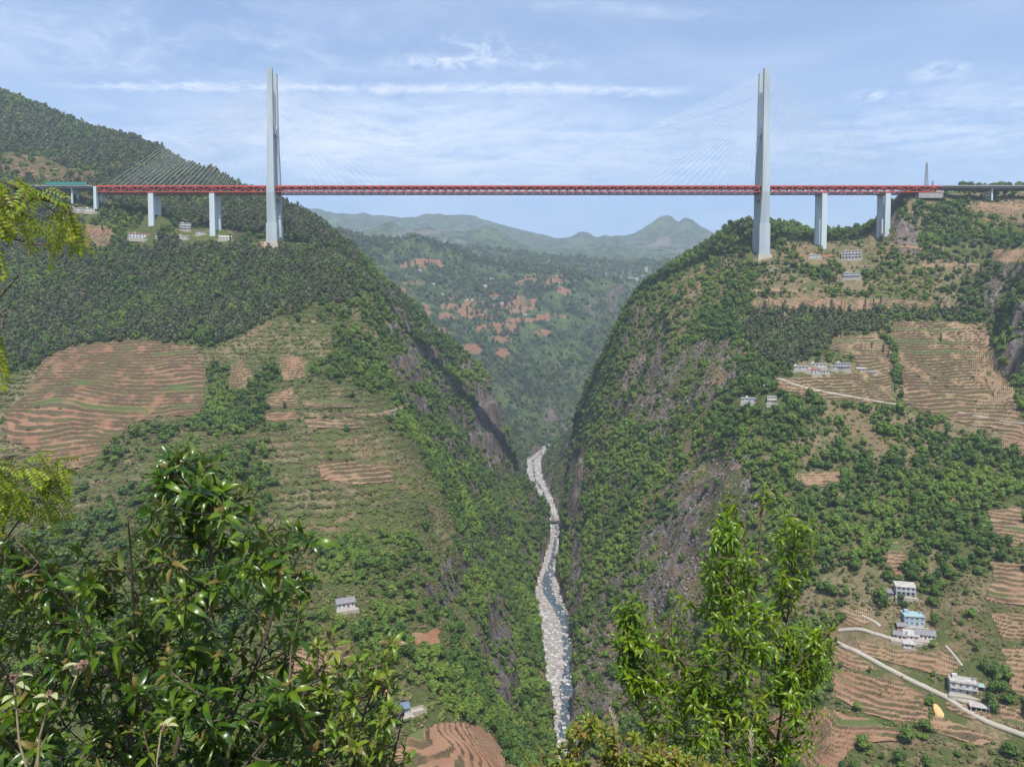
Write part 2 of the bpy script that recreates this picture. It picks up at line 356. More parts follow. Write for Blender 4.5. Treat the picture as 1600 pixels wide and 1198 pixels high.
class MB:
    """collects boxes, beams, tubes, prisms for ONE mesh"""
    def __init__(s): s.v = []; s.f = []
    def quadbox(s, c8):
        b = len(s.v); s.v += [tuple(p) for p in c8]
        s.f += [tuple(b + i for i in q) for q in ((0,3,2,1),(4,5,6,7),(0,1,5,4),(1,2,6,5),(2,3,7,6),(3,0,4,7))]; return s
    def box(s, x0, x1, y0, y1, z0, z1):
        return s.quadbox([(x0,y0,z0),(x1,y0,z0),(x1,y1,z0),(x0,y1,z0),(x0,y0,z1),(x1,y0,z1),(x1,y1,z1),(x0,y1,z1)])
    def frustum(s, a, b):      # a, b = (x0,x1,y0,y1,z)
        return s.quadbox([(a[0],a[2],a[4]),(a[1],a[2],a[4]),(a[1],a[3],a[4]),(a[0],a[3],a[4]),(b[0],b[2],b[4]),(b[1],b[2],b[4]),(b[1],b[3],b[4]),(b[0],b[3],b[4])])
    def beam(s, p0, p1, w, h):
        p0, p1 = Vector(p0), Vector(p1); d = (p1 - p0).normalized()
        up = Vector((0, 0, 1)) if abs(d.z) < 0.95 else Vector((0, 1, 0))
        a = d.cross(up).normalized() * w / 2; b = a.cross(d).normalized() * h / 2
        return s.quadbox([p0 - a - b, p0 + a - b, p0 + a + b, p0 - a + b, p1 - a - b, p1 + a - b, p1 + a + b, p1 - a + b])
    def tube(s, pts, rad, n=6):
        pts = [Vector(p) for p in pts]; rings = []
        for i, p in enumerate(pts):
            d = (pts[min(i + 1, len(pts) - 1)] - pts[max(i - 1, 0)]).normalized()
            up = Vector((0, 0, 1)) if abs(d.z) < 0.9 else Vector((1, 0, 0))
            a = d.cross(up).normalized(); b = a.cross(d)
            r = rad[i] if isinstance(rad, (list, tuple)) else rad
            rings.append(len(s.v))
            s.v += [tuple(p + (a * math.cos(2 * math.pi * k / n) + b * math.sin(2 * math.pi * k / n)) * r) for k in range(n)]
        for i in range(len(rings) - 1):
            for k in range(n):
                k2 = (k + 1) % n; s.f.append((rings[i] + k, rings[i] + k2, rings[i + 1] + k2, rings[i + 1] + k))
        s.f.append(tuple(rings[-1] + k for k in range(n))); s.f.append(tuple(rings[0] + k for k in reversed(range(n))))
        return s
    def poly(s, pts): b = len(s.v); s.v += [tuple(p) for p in pts]; s.f.append(tuple(range(b, b + len(pts)))); return s
    def mesh(s, name, mat, smooth=False):
        me = bpy.data.meshes.new(name); me.from_pydata(s.v, [], s.f); me.materials.append(mat)
        if smooth: me.polygons.foreach_set('use_smooth', [True] * len(me.polygons))
        me.update(); return me
    def build(s, name, mat, parent=None, loc=None, rz=None, smooth=False):
        return link(name, s.mesh(name, mat, smooth), parent, loc, rz)

# ------------------------------------------------------------------ materials
def new_mat(name):
    m = bpy.data.materials.new(name); m.use_nodes = True; t = NT(m.node_tree)
    b = t.n['Principled BSDF']; return m, t, b
def paint(name, col, rough=0.6, var=0.12, scale=0.4, spec=0.3, metal=0.0, bump=0.0, bscale=2.0, streak=False):
    m, t, b = new_mat(name)
    tc = t.node('ShaderNodeTexCoord'); P = tc.outputs['Object']
    if streak: P = t.map(P, scale=(1, 1, 0.12))
    nz = t.noise(P, scale, 5, 0.6)
    f = t.ramp(nz, 0.3, 0.7, 1 - var, 1 + var, False)
    g = t.node('ShaderNodeVectorMath', operation='SCALE'); g.inputs[0].default_value = col; t.l.new(f, g.inputs['Scale'])
    t.l.new(g.outputs[0], b.inputs['Base Color'])
    b.inputs['Roughness'].default_value = rough; b.inputs['Specular IOR Level'].default_value = spec; b.inputs['Metallic'].default_value = metal
    if bump:
        bp = t.node('ShaderNodeBump'); bp.inputs['Strength'].default_value = bump; bp.inputs['Distance'].default_value = 0.05
        t.l.new(t.noise(P, bscale, 6, 0.65), bp.inputs['Height']); t.l.new(bp.outputs[0], b.inputs['Normal'])
    return m
M = {}
M['tower'] = paint('tower_paint', (0.31, 0.355, 0.375), 0.55, 0.16, 0.09, 0.3, streak=True)
M['pier'] = paint('pier_paint', (0.40, 0.46, 0.48), 0.6, 0.09, 0.08, 0.3, streak=True)
M['red'] = paint('red_steel', (0.41, 0.066, 0.038), 0.55, 0.30, 0.22, 0.3)
M['cable'] = paint('cable_sheath', (0.78, 0.80, 0.80), 0.45, 0.05, 0.05, 0.4)
M['asphalt'] = paint('asphalt', (0.07, 0.07, 0.072), 0.85, 0.2, 0.5)
M['concrete'] = paint('concrete', (0.27, 0.26, 0.24), 0.85, 0.18, 0.4, 0.2, bump=0.3)
M['pale_concrete'] = paint('pale_concrete', (0.31, 0.28, 0.23), 0.9, 0.14, 0.5, 0.2, bump=0.3)
M['dark_concrete'] = paint('dark_concrete', (0.20, 0.20, 0.20), 0.85, 0.2, 0.4)
M['teal'] = paint('teal_barrier', (0.03, 0.19, 0.165), 0.45, 0.12, 0.3)
M['white'] = paint('white_wall', (0.42, 0.41, 0.40), 0.8, 0.30, 0.9, 0.2, streak=True)
M['cream'] = paint('cream_wall', (0.58, 0.54, 0.47), 0.85, 0.14, 0.5, 0.2)
M['greywall'] = paint('grey_wall', (0.36, 0.37, 0.39), 0.85, 0.16, 0.6, 0.2)
M['bluewall'] = paint('blue_wall', (0.27, 0.34, 0.39), 0.7, 0.12, 0.6, 0.2)
M['brick'] = paint('reddish_wall', (0.36, 0.17, 0.12), 0.85, 0.2, 0.8, 0.2)
M['roof_grey'] = paint('grey_tile_roof', (0.17, 0.165, 0.17), 0.8, 0.2, 1.5, 0.25, bump=0.4)
M['roof_slab'] = paint('flat_roof_slab', (0.33, 0.31, 0.285), 0.9, 0.30, 0.5, 0.2)
M['roof_blue'] = paint('blue_metal_roof', (0.10, 0.14, 0.20), 0.45, 0.12, 1.0, 0.4)
M['roof_teal'] = paint('teal_roof', (0.24, 0.37, 0.37), 0.55, 0.12, 1.0, 0.3)
M['roof_red'] = paint('red_roof', (0.36, 0.13, 0.10), 0.7, 0.15, 1.0, 0.3)
M['glass'] = paint('window_glass', (0.035, 0.045, 0.06), 0.12, 0.1, 1.0, 0.6)
M['frame'] = paint('window_frame', (0.50, 0.50, 0.50), 0.5, 0.05, 1.0)
M['door'] = paint('door_paint', (0.16, 0.07, 0.05), 0.6, 0.15, 2.0)
M['steel'] = paint('galvanised_steel', (0.30, 0.31, 0.33), 0.45, 0.1, 0.5, 0.4, 0.6)
M['tarp'] = paint('blue_tarp', (0.05, 0.16, 0.50), 0.4, 0.15, 1.0)
M['sand'] = paint('yellow_earth', (0.52, 0.34, 0.15), 0.95, 0.2, 0.6, 0.1, bump=0.5)

def ground_material():
    m, t, b = new_mat('hillside_ground')
    geo = t.node('ShaderNodeNewGeometry'); P = geo.outputs['Position']
    at_ = t.node('ShaderNodeAttribute', attribute_name='mask'); s = t.node('ShaderNodeSeparateColor'); t.l.new(at_.outputs['Color'], s.inputs[0])
    soil, rock, green = s.outputs; far = at_.outputs['Alpha']
    n1 = t.noise(P, 0.012, 5, 0.6); n2 = t.noise(P, 0.07, 6, 0.62); n3 = t.noise(P, 0.45, 5, 0.65)
    dry = t.mix(t.ramp(n3, 0.3, 0.7), (0.092, 0.078, 0.040), (0.205, 0.165, 0.095))
    dry = t.mix(t.ramp(n1, 0.45, 0.62), dry, (0.150, 0.105, 0.062))
    grn = t.mix(t.ramp(n3, 0.35, 0.68), (0.036, 0.048, 0.015), (0.092, 0.108, 0.034))
    grn = t.mix(t.ramp(n2, 0.40, 0.65), grn, (0.070, 0.084, 0.028))
    gm = t.math('ADD', green, t.math('MULTIPLY', t.math('SUBTRACT', n2, 0.5), 1.6))
    col = t.mix(t.ramp(gm, 0.35, 0.65), dry, grn)
    red = t.mix(t.ramp(n2, 0.35, 0.7), (0.235, 0.105, 0.060), (0.235, 0.150, 0.092))
    red = t.mix(t.ramp(n3, 0.5, 0.75), red, (0.10, 0.085, 0.05))
    sm = t.math('ADD', soil, t.math('MULTIPLY', t.math('SUBTRACT', n3, 0.5), 0.8))
    col = t.mix(t.ramp(sm, 0.4, 0.6), col, red)
    Pv = t.map(P, scale=(1, 1, 0.16))
    rn = t.noise(Pv, 0.16, 8, 0.7, 0.5); rn2 = t.noise(P, 0.05, 4, 0.6)
    rk = t.mix(t.ramp(rn, 0.36, 0.66), (0.060, 0.055, 0.050), (0.270, 0.235, 0.212))
    rn3 = t.noise(t.map(P, scale=(1, 1, 0.3)), 0.9, 6, 0.7)
    rk = t.mix(t.ramp(rn3, 0.40, 0.52, .75, 0), rk, (0.045, 0.040, 0.036))
    rk = t.mix(t.ramp(rn2, 0.48, 0.68), rk, (0.170, 0.112, 0.085))
    rm = t.math('ADD', rock, t.math('MULTIPLY', t.math('SUBTRACT', n3, 0.5), 1.1))
    rm = t.math('ADD', rm, t.math('MULTIPLY', t.math('SUBTRACT', n2, 0.5), 0.7))
    col = t.mix(t.ramp(rm, 0.42, 0.58), col, rk)
    # distant woodland cover
    f1 = t.noise(P, 0.016, 8, 0.78); f2 = t.noise(P, 0.004, 4, 0.6)
    wood = t.mix(t.ramp(f1, 0.40, 0.60), (0.016, 0.030, 0.016), (0.082, 0.110, 0.044))
    wood = t.mix(t.math('MULTIPLY', t.ramp(f2, 0.50, 0.66), 0.5), wood, (0.100, 0.138, 0.050))
    fm = t.math('MULTIPLY', far, t.math('SUBTRACT', 1.0, t.math('MAXIMUM', t.ramp(rm, 0.45, 0.6), t.ramp(sm, 0.45, 0.6))))
    col = t.mix(fm, col, wood)
    t.l.new(col, b.inputs['Base Color']); b.inputs['Roughness'].default_value = 0.95; b.inputs['Specular IOR Level'].default_value = 0.1
    bp = t.node('ShaderNodeBump'); bp.inputs['Strength'].default_value = 0.9; bp.inputs['Distance'].default_value = 2.2
    h = t.math('ADD', t.math('MULTIPLY', n3, 0.6), t.math('ADD', n2, t.math('MULTIPLY', t.math('ADD', rn, rn3), t.math('MULTIPLY', rock, 1.7))))
    bfar = t.math('MULTIPLY', f1, t.math('MULTIPLY', far, 9.0)); h = t.math('ADD', h, bfar)
    t.l.new(h, bp.inputs['Height']); t.l.new(bp.outputs[0], b.inputs['Normal'])
    return m

# ------------------------------------------------------------------ what covers the ground: areas drawn on the hillsides
def inpoly(px, py, poly):
    x, y = np.asarray(px), np.asarray(py); ins = np.zeros(x.shape, bool); n = len(poly)
    for i in range(n):
        x0, y0 = poly[i]; x1, y1 = poly[(i + 1) % n]
        if y0 == y1: continue
        c = ((y0 > y) != (y1 > y)) & (x < (x1 - x0) * (y - y0) / (y1 - y0) + x0); ins ^= c
    return ins
FIELDS = {   # name: (outline seen in the photo, terrace step in m, soil tint 0 red .. 1 tan, d range)
 'left_big': ([(65,562),(110,542),(200,530),(300,542),(322,572),(325,632),(310,650),(245,652),(205,668),(172,700),(130,732),(92,738),(58,705),(18,692),(3,645),(40,612)], 3.5, 0.10, (560, 960)),
 'left_a': ([(433,556),(480,560),(478,596),(440,592)], 2.4, .3, (700, 1000)),
 'left_b': ([(425,612),(462,604),(472,640),(412,638)], 2.4, .4, (650, 950)),
 'left_b2': ([(412,645),(466,642),(466,658),(415,660)], 2.2, .3, (650, 950)),
 'left_c': ([(474,624),(552,628),(554,639),(476,636)], 3.0, .8, (650, 950)),
 'left_d': ([(470,642),(548,648),(600,640),(645,626),(652,634),(612,648),(560,655),(480,652)], 3.0, .85, (650, 950)),
 'left_e': ([(476,654),(570,659),(572,670),(478,674)], 3.0, .75, (650, 950)),
 'left_f': ([(497,722),(552,725),(614,728),(610,754),(556,757),(500,755)], 3.2, .6, (600, 850)),
 'left_g': ([(560,1250),(600,1190),(640,1150),(690,1125),(745,1130),(782,1160),(792,1200),(760,1250)], 2.2, .2, (300, 460)),
 'left_h': ([(400,1040),(440,1015),(540,1008),(560,1030),(540,1060),(430,1080)], 1.8, .5, (330, 560)),
 'left_i': ([(380,560),(360,570),(352,610),(382,615),(398,590)], 2.4, .1, (700, 1000)),
 'right_big': ([(1395,505),(1470,503),(1540,506),(1552,540),(1566,580),(1588,612),(1605,690),(1540,668),(1480,660),(1412,632),(1402,560)], 3.3, .7, (640, 960)),
 'right_mid': ([(1302,528),(1372,522),(1394,545),(1396,632),(1330,628),(1208,612),(1218,594),(1280,586),(1345,582),(1330,560),(1292,548)], 3.0, .75, (680, 960)),
 'right_band': ([(1175,468),(1300,466),(1400,468),(1488,474),(1492,482),(1400,484),(1300,486),(1175,481)], 2.4, .6, (850, 1050)),
 'right_edge': ([(1557,662),(1605,668),(1605,716),(1562,702)], 2.4, .6, (560, 800)),
 'right_patch': ([(1226,746),(1270,737),(1312,735),(1316,752),(1296,764),(1262,760)], 2.0, .4, (560, 800)),
 'right_ed2': ([(1546,876),(1606,882),(1606,952),(1572,946),(1540,944),(1552,908)], 2.0, .55, (430, 640)),
 'right_house': ([(1332,1000),(1392,1012),(1440,1018),(1480,1014),(1502,1042),(1482,1058),(1420,1048),(1345,1022)], 1.7, .6, (380, 620)),
 'right_low': ([(1300,1042),(1350,1052),(1410,1066),(1455,1096),(1448,1128),(1400,1132),(1352,1120),(1302,1092)], 1.7, .5, (330, 560)),
 'right_low2': ([(1200,1120),(1290,1105),(1380,1132),(1425,1148),(1400,1162),(1330,1170),(1300,1215),(1200,1215)], 1.8, .2, (330, 560)),
 'right_ed3': ([(1560,1012),(1610,1008),(1610,1100),(1575,1080),(1572,1046)], 1.8, .6, (360, 560)),
 'right_ed4': ([(1480,1090),(1530,1105),(1560,1120),(1520,1126),(1480,1108)], 1.6, .6, (360, 560)),
 'right_top': ([(1548,392),(1605,386),(1605,412),(1552,413)], 2.4, .7, (700, 1100)),
 'right_top2': ([(1522,318),(1605,314),(1605,331),(1560,336),(1528,332)], 2.2, .7, (950, 1200)),
 'right_t3': ([(1395,384),(1480,388),(1478,392),(1395,390)], 2.0, .6, (800, 1100)),
 'right_t4': ([(1420,415),(1530,412),(1532,418),(1420,421)], 2.0, .6, (800, 1100)),
 'right_t5': ([(1170,452),(1262,450),(1262,456),(1170,457)], 2.0, .6, (800, 1100)),
 'right_up': ([(1546,962),(1606,956),(1606,1000),(1562,1004)], 1.8, .6, (360, 620)),
 'right_lane': ([(1312,952),(1352,946),(1368,968),(1340,980),(1310,980)], 1.8, .7, (380, 640)),
 'right_lo3': ([(1462,1112),(1500,1128),(1560,1150),(1540,1172),(1470,1150),(1445,1135)], 1.7, .55, (330, 560)),
 'right_wd': ([(1385,850),(1410,842),(1420,880),(1400,900),(1384,885)], 2.0, .5, (430, 700)),
 'right_wd2': ([(1540,800),(1600,790),(1604,850),(1560,855)], 2.0, .6, (430, 740)),
 'right_lo4': ([(1300,1006),(1322,1016),(1385,1046),(1345,1048),(1300,1038)], 1.7, .6, (360, 600)),
 'right_lo5': ([(1548,1098),(1606,1104),(1606,1142),(1572,1134)], 1.7, .6, (330, 560)),
 'hill_a': ([(0,238),(60,242),(104,262),(60,286),(0,272)], 3.0, .25, (1150, 1700)),
 'hill_c': ([(60,268),(150,262),(152,284),(100,288),(60,284)], 3.0, .2, (1100, 1700)),
 'hill_b': ([(128,345),(178,358),(172,392),(130,388)], 2.6, .3, (900, 1150)),
}
jx = 7 * fbm(GX, GY, 30, 3, 51); jy = 5 * fbm(GX, GY, 26, 3, 57)
fieldm = np.zeros(GX.shape, bool)
for nme, (poly, st, tint, dr) in FIELDS.items():
    fieldm |= inpoly(PXG + jx * .5, PYG + jy * .4, poly) & (GY > dr[0]) & (GY < dr[1])
# hillside slope
slope = np.hypot(np.gradient(GZ, axis=1) / np.gradient(GX, axis=1), np.gradient(GZ, axis=0) / np.gradient(GY, axis=0))
SLOPE = slope
L = (PXG < 880) & (GY < 1150); R = PXG >= 880
def area(poly, d0, d1, soft=9):
    return inpoly(PXG + jx * soft / 7, PYG + jy * soft / 7, poly) & (GY > d0) & (GY < d1)
big = fbm(GX, GY, 90, 4, 61); med = fbm(GX, GY, 34, 4, 67); sml = fbm(GX, GY, 13, 3, 71)
rock = np.clip(sstep(1.2, 2.4, slope) * .72 + .25 * big * sstep(.8, 1.4, slope), 0, 1)
scree = area([(985,560),(1160,520),(1175,590),(1060,640),(1040,690),(960,640)], 700, 1150) | area([(1040,760),(1130,700),(1195,720),(1200,800),(1100,830),(1130,880),(1060,1000),(1010,1080),(960,1050),(990,930),(1000,840)], 500, 950) | \
        area([(940,900),(1010,890),(1060,960),(1000,1100),(930,1120),(915,1000)], 500, 900)
rock = np.where((PXG > 862) & (GY < 1330), rock * .75, rock)
rock = np.where(scree, np.clip(.62 + .45 * med + .45 * sml, 0, 1), rock)
cliff = area([(628,520),(655,540),(668,600),(650,610),(632,570)], 900, 1250) | area([(745,610),(785,625),(800,720),(770,730),(735,690)], 1150, 1420) | area([(888,820),(912,800),(908,960),(890,960)], 750, 1150) | \
        area([(760,940),(800,930),(812,1080),(770,1090)], 500, 800) | area([(895,700),(915,690),(905,800),(885,820)], 950, 1300) | area([(1395,340),(1430,350),(1440,400),(1400,395)], 980, 1150) | area([(1575,520),(1600,530),(1600,600),(1580,590)], 700, 900)
rock = np.where(cliff, np.clip(.78 + .3 * sml, 0, 1), rock)
farcl = ((GY > 3900) & ((PYG > 368) & (PYG < 395) & (PXG > 980) & (PXG < 1085) | (PYG > 360) & (PYG < 385) & (PXG > 590) & (PXG < 700) | (PYG > 370) & (PYG < 392) & (PXG > 710) & (PXG < 800)))
rock = np.where(farcl, np.clip(.40 + .9 * fbm(GX, GY, 160, 4, 77), 0, .85), rock)
rock = np.where((GY > 2450) & (GY < 3000) & (PYG > 635) & (PYG < 685) & (PXG > 850), np.clip(.62 + .5 * med, 0, 1), rock)
rock = np.where((GY > 3000) & (GY < 3700) & (PXG > 915) & (PYG > 455), np.clip(.40 + .5 * med, 0, 1), rock)
rock = np.where((rivd < 3) & (GY < 2500), 1, rock)
soil = fieldm * .18
bare = area([(405,376),(446,378),(446,388),(408,388)], 1040, 1120) | area([(630,990),(690,985),(690,1010),(640,1015)], 330, 560)
soil = np.where(bare, 1, soil)
MIDRED = [(620,455,14,6),(700,478,12,5),(760,495,12,5),(825,470,14,5),(780,530,16,6),(850,520,14,6),(720,562,18,6),(660,500,16,7),(640,415,18,7),(880,455,14,6),(815,500,26,5),(665,412,26,9),(648,442,18,5),(735,485,22,12),(700,495,16,7),(800,480,34,10),(775,512,30,8),(690,520,20,9),(845,440,18,9),(835,434,14,6),(870,437,16,6),(808,463,12,4),(705,462,14,6),(660,485,14,9),(745,470,20,4),(860,495,22,5),(775,460,10,5),(735,545,20,8),(790,550,14,7),(690,536,12,7),(812,442,9,6)]
for cx, cy, rx, ry in MIDRED:
    q = ((PXG + jx * .5 - cx) / rx) ** 2 + ((PYG + jy * .3 - cy) / ry) ** 2
    soil = np.where((q < 1.15) & (GY > 1900) & (GY < 3800), np.clip(.62 + .7 * fbm(GX, GY, 45, 4, 73) + .22 * np.sin((GZ + 5 * fbm(GX, GY, 80, 2, 79)) * .42), 0, 1), soil)
for cx, cy, rx, ry in [(1165,560,18,14),(1130,600,22,10),(1010,570,26,6),(1040,592,10,6),(1065,540,8,5),(1275,400,30,4),(1180,790,14,24),(1130,730,12,20),(1390,880,20,22),(1500,780,18,16)]:
    q = ((PXG + jx - cx) / rx) ** 2 + ((PYG + jy - cy) / ry) ** 2
    soil = np.where((q < 1) & (GY < 1300), np.maximum(soil, .55), soil)
brown = area([(330,640),(420,560),(650,560),(720,760),(690,1000),(560,1120),(330,1100)], 300, 1000, 14)
green = np.where(brown, .70 + .42 * big, .66 + .4 * big)
green = np.where(R & (GY < 1300), .55 + .45 * big, green)
green = np.where(area([(-100,300),(60,330),(180,372),(300,378),(430,388),(520,396),(575,412),(590,440),(560,470),(500,480),(440,490),(380,520),(330,545),(300,540),(200,527),(100,545),(60,575),(-100,610)], 700, 1130, 16), .95, green)
green = np.clip(np.where(GY > 1150, .75 + .3 * big, green), 0, 1)
far = sstep(1450, 2300, GY)

def grid_faces(nv, nu):
    i = np.arange((nv - 1) * (nu - 1)); r, c = i // (nu - 1), i % (nu - 1); a = r * nu + c
    return np.stack([a, a + 1, a + nu + 1, a + nu], 1)
def color_attr(me, name, rgba):
    ca = me.color_attributes.new(name, 'FLOAT_COLOR', 'POINT'); ca.data.foreach_set('color', np.asarray(rgba, np.float32).ravel())
M['ground'] = ground_material()
me = np_mesh('hillside', np.stack([GX, GY, GZ], -1).reshape(-1, 3), grid_faces(NV, NU), M['ground'], True)
color_attr(me, 'mask', np.stack([soil, rock, green, far], -1).reshape(-1, 4))
tag(link('terrain', me), 'green gorge hillsides and distant ranges under the bridge', 'terrain', kind='structure')

# ------------------------------------------------------------------ haze
def make_haze():
    hz = MB().box(-16500, 16500, -900, 15500, -345, 1950)
    m = bpy.data.materials.new('haze'); m.use_nodes = True; t = NT(m.node_tree); t.n.clear()
    out = t.node('ShaderNodeOutputMaterial'); v = t.node('ShaderNodeVolumePrincipled')
    v.inputs['Color'].default_value = (0.70, 0.84, 1.0, 1); v.inputs['Density'].default_value = 1.0e-4; v.inputs['Anisotropy'].default_value = 0.25
    v.inputs['Density Attribute'].default_value = ''; v.inputs['Temperature Attribute'].default_value = ''
    t.l.new(v.outputs[0], out.inputs['Volume'])
    tag(hz.build('haze', m), 'thin pale blue haze filling the valley air', 'haze', kind='stuff')
make_haze()

# ------------------------------------------------------------------ the bridge
BY0, BY1 = 1083.0, 1105.0                  # planes of the two trusses
ZT = at(800, 291.0, BY0).z; ZB = ZT - 8.4  # top and bottom chord
XL, XR = at(150, 297, BY0).x, at(1478, 297, BY0).x
PAN = 12.0; NP = int((XR - XL) // PAN)
XR = XL + NP * PAN
TX = [at(422.8, 297, 1078).x, at(1196.5, 297, 1078).x]
def build_bridge():
    br = empty('cable_stayed_bridge', ((XL + XR) / 2, (BY0 + BY1) / 2, ZB))
    tag(br, 'red truss cable-stayed bridge with two pale grey towers spanning the gorge', 'bridge')
    bl = br.location
    def put(mb, name, mat, parent=br, smooth=False):
        for i, v in enumerate(mb.v): mb.v[i] = (v[0] - bl.x, v[1] - bl.y, v[2] - bl.z)
        return mb.build(name, mat, parent, smooth=smooth)
    red = M['red']
    for y in (BY0, BY1):
        put(MB().box(XL, XR, y - .55, y + .55, ZT - .9, ZT), 'top_chord', red)
        put(MB().box(XL, XR, y - .55, y + .55, ZB, ZB + .9), 'bottom_chord', red)
    put(MB().box(XL, XR, BY0 + .8, BY1 - .8, ZT - .5, ZT + .15), 'deck_slab', M['asphalt'])
    for y in (BY0 + .4, BY1 - .4):
        put(MB().box(XL, XR, y - .15, y + .15, ZT + .05, ZT + 1.15), 'parapet', red)
    # truss panels: post, diagonal, end plate; shared mesh in both planes
    def panel(mirror):
        mb = MB(); mb.beam((0, 0, .9), (0, 0, 7.5), .8, .8)
        a, b = ((0, 0, 7.4), (PAN, 0, 1.0)) if not mirror else ((0, 0, 1.0), (PAN, 0, 7.4))
        mb.beam(a, b, .7, .75); mb.box(-1.1, 1.1, -.62, .62, 6.6, 7.55); mb.box(-1.1, 1.1, -.62, .62, .85, 1.7)
        mb.beam((0, -.3, 8.2), (0.0, -.3, 9.9), .5, .5)
        return mb.mesh('truss_panel', red)
    pm = [panel(False), panel(True)]
    fb = MB(); w = BY1 - BY0
    fb.beam((0, .6, 7.0), (0, w - .6, 7.0), .6, 1.5); fb.beam((0, .6, .45), (0, w - .6, .45), .6, .8)
    fb.beam((0, .6, 6.6), (0, w / 2, 1.0), .45, .45); fb.beam((0, w - .6, 6.6), (0, w / 2, 1.0), .45, .45)
    fb = fb.mesh('floor_beam', red)
    lb = MB(); lb.beam((0, .6, .4), (PAN, w - .6, .4), .45, .4); lb.beam((0, w - .6, .42), (PAN, .6, .42), .45, .4)
    lb.beam((0, w * .33, 6.4), (PAN, w * .33, 6.4), .5, .9); lb.beam((0, w * .66, 6.4), (PAN, w * .66, 6.4), .5, .9)
    for q in (.14, .38, .62, .86): lb.beam((0, w * q, .75), (PAN, w * q, .75), .9, .5)
    lb = lb.mesh('lateral_bracing', red)
    for i in range(NP):
        x = XL + i * PAN
        # diagonals lean towards the nearer tower in the main span
        mid = (TX[0] + TX[1]) / 2
        mir = (i % 2 == 1) if (x < TX[0]) else (x > mid)
        if x > TX[1]: mir = i % 2 == 0
        for y in (BY0, BY1):
            link('truss_panel', pm[int(mir)], br, (x - bl.x, y - bl.y, 0))
        link('floor_beam', fb, br, (x - bl.x, BY0 - bl.y, 0)); link('lateral_bracing', lb, br, (x - bl.x, BY0 - bl.y, 0))
    # deck lamp posts
    lp = MB(); lp.beam((0, 0, 0), (0, 0, 3.0), .22, .22); lp.beam((0, 0, 2.9), (0, 1.1, 3.0), .18, .18); lp = lp.mesh('lamp_post', M['steel'])
    for i in range(0, NP, 2):
        link('lamp_post', lp, br, (XL + i * PAN + 3 - bl.x, BY0 + 1.3 - bl.y, ZT + .15 - ZB))
    # towers
    ztop = at(800, 106.5, 1082).z
    for ti, tx in enumerate(TX):
        zbase = at(428, 381, 1090).z if ti == 0 else at(1190, 400, 1090).z
        zped = at(428, 350, 1090).z if ti == 0 else at(1190, 351, 1090).z
        tw = empty('tower', (tx - bl.x, 0, zbase - bl.z), parent=br)
        yc = bl.y
        zbr = at(800, 200, 1090).z                       # upper crossbeam
        lv = [  # height, half width along the bridge, inner and outer offset from the tower axis
            (zbase - 6, 8.0, 9.5, 20.5), (zped, 7.6, 9.5, 20.5)]
        up = [(zped, 6.7, 7.2, 14.6), (ZB - 1.0, 5.6, 11.9, 18.4), (ZT + 1, 5.3, 11.7, 18.0), (zbr, 4.1, 8.2, 14.4), (ztop, 3.75, 7.6, 13.4)]
        for sgn in (-1, 1):
            def leg(levels, name, dz=0):
                mb = MB()
                for a, b in zip(levels[:-1], levels[1:]):
                    def rect(l):
                        y0, y1 = sorted((sgn * l[2], sgn * l[3])); return (-l[1], l[1], y0, y1, l[0] - zbase)
                    mb.frustum(rect(a), rect(b))
                return mb.build(name, M['tower'], tw)
            leg([(zbase - 12, 7.9, 6.6, 15.8), (zped, 7.7, 6.7, 15.5)], 'pedestal')
            g = leg(up, 'tower_leg')
            # recessed stay-anchor channel on the inner faces
            mb = MB(); nst = 26
            for k in range(nst):
                f = k / (nst - 1); z = zbr + 8 + (ztop - zbr - 14) * f; y = 8.2 + (7.6 - 8.2) * f + 3.0; hw = 4.1 + (3.75 - 4.1) * f
                for sx in (-1, 1): mb.box(sx * hw - .35, sx * hw + .35, sgn * y - .5, sgn * y + .5, z - zbase - .5, z - zbase + .5)
            mb.build('stay_anchor', M['dark_concrete'], tw)
        # crossbeams
        mb = MB(); mb.frustum((-3.9, 3.9, -8.9, 8.9, zbr - 9 - zbase), (-3.9, 3.9, -8.4, 8.4, zbr - zbase))
        for sgn in (-1, 1):   # haunches of the arched opening above
            mb.quadbox([(-3.9, sgn * 7.4, zbr - zbase), (3.9, sgn * 7.4, zbr - zbase), (3.9, sgn * 3.0, zbr - zbase), (-3.9, sgn * 3.0, zbr - zbase),
                        (-3.8, sgn * 7.0, zbr + 5 - zbase), (3.8, sgn * 7.0, zbr + 5 - zbase), (3.8, sgn * 6.2, zbr + 5 - zbase), (-3.8, sgn * 6.2, zbr + 5 - zbase)])
        mb.build('crossbeam', M['tower'], tw)
        MB().box(-5.0, 5.0, -12.6, 12.6, ZB - 8.5 - zbase, ZB - 1.6 - zbase).build('crossbeam', M['tower'], tw)
        MB().frustum((-11, 11, -20, 20, -9), (-9.6, 9.6, -18, 18, 1.2)).build('foundation', M['pale_concrete'], tw)
        # inspection platform and truss bracket beside the tower
        # stay cables: 28 in each quarter fan
        for sgn in (-1, 1):
            for k in range(28):
                f = k / 27
                z = zbr + 8 + (ztop - zbr - 14) * f
                y = bl.y + sgn * (11.2 + (10.6 - 11.2) * f)
                yd = BY0 if sgn < 0 else BY1
                half = (TX[1] - TX[0]) / 2 - 8
                xm = 22 + (half - 22) * f
                side = (tx - XL - 16) if ti == 0 else (XR - tx - 16)
                xs = 20 + (min(side, 245) - 20) * f
                for dirn, reach in ((1 if ti == 0 else -1, xm), (-1 if ti == 0 else 1, xs)):
                    mb = MB(); hw = 4.1 * dirn
                    mb.tube([(tx + hw, y, z), (tx + dirn * reach, yd, ZT + 1.4)], 0.12, 4)
                    put(mb, 'stay_cable', M['cable'])
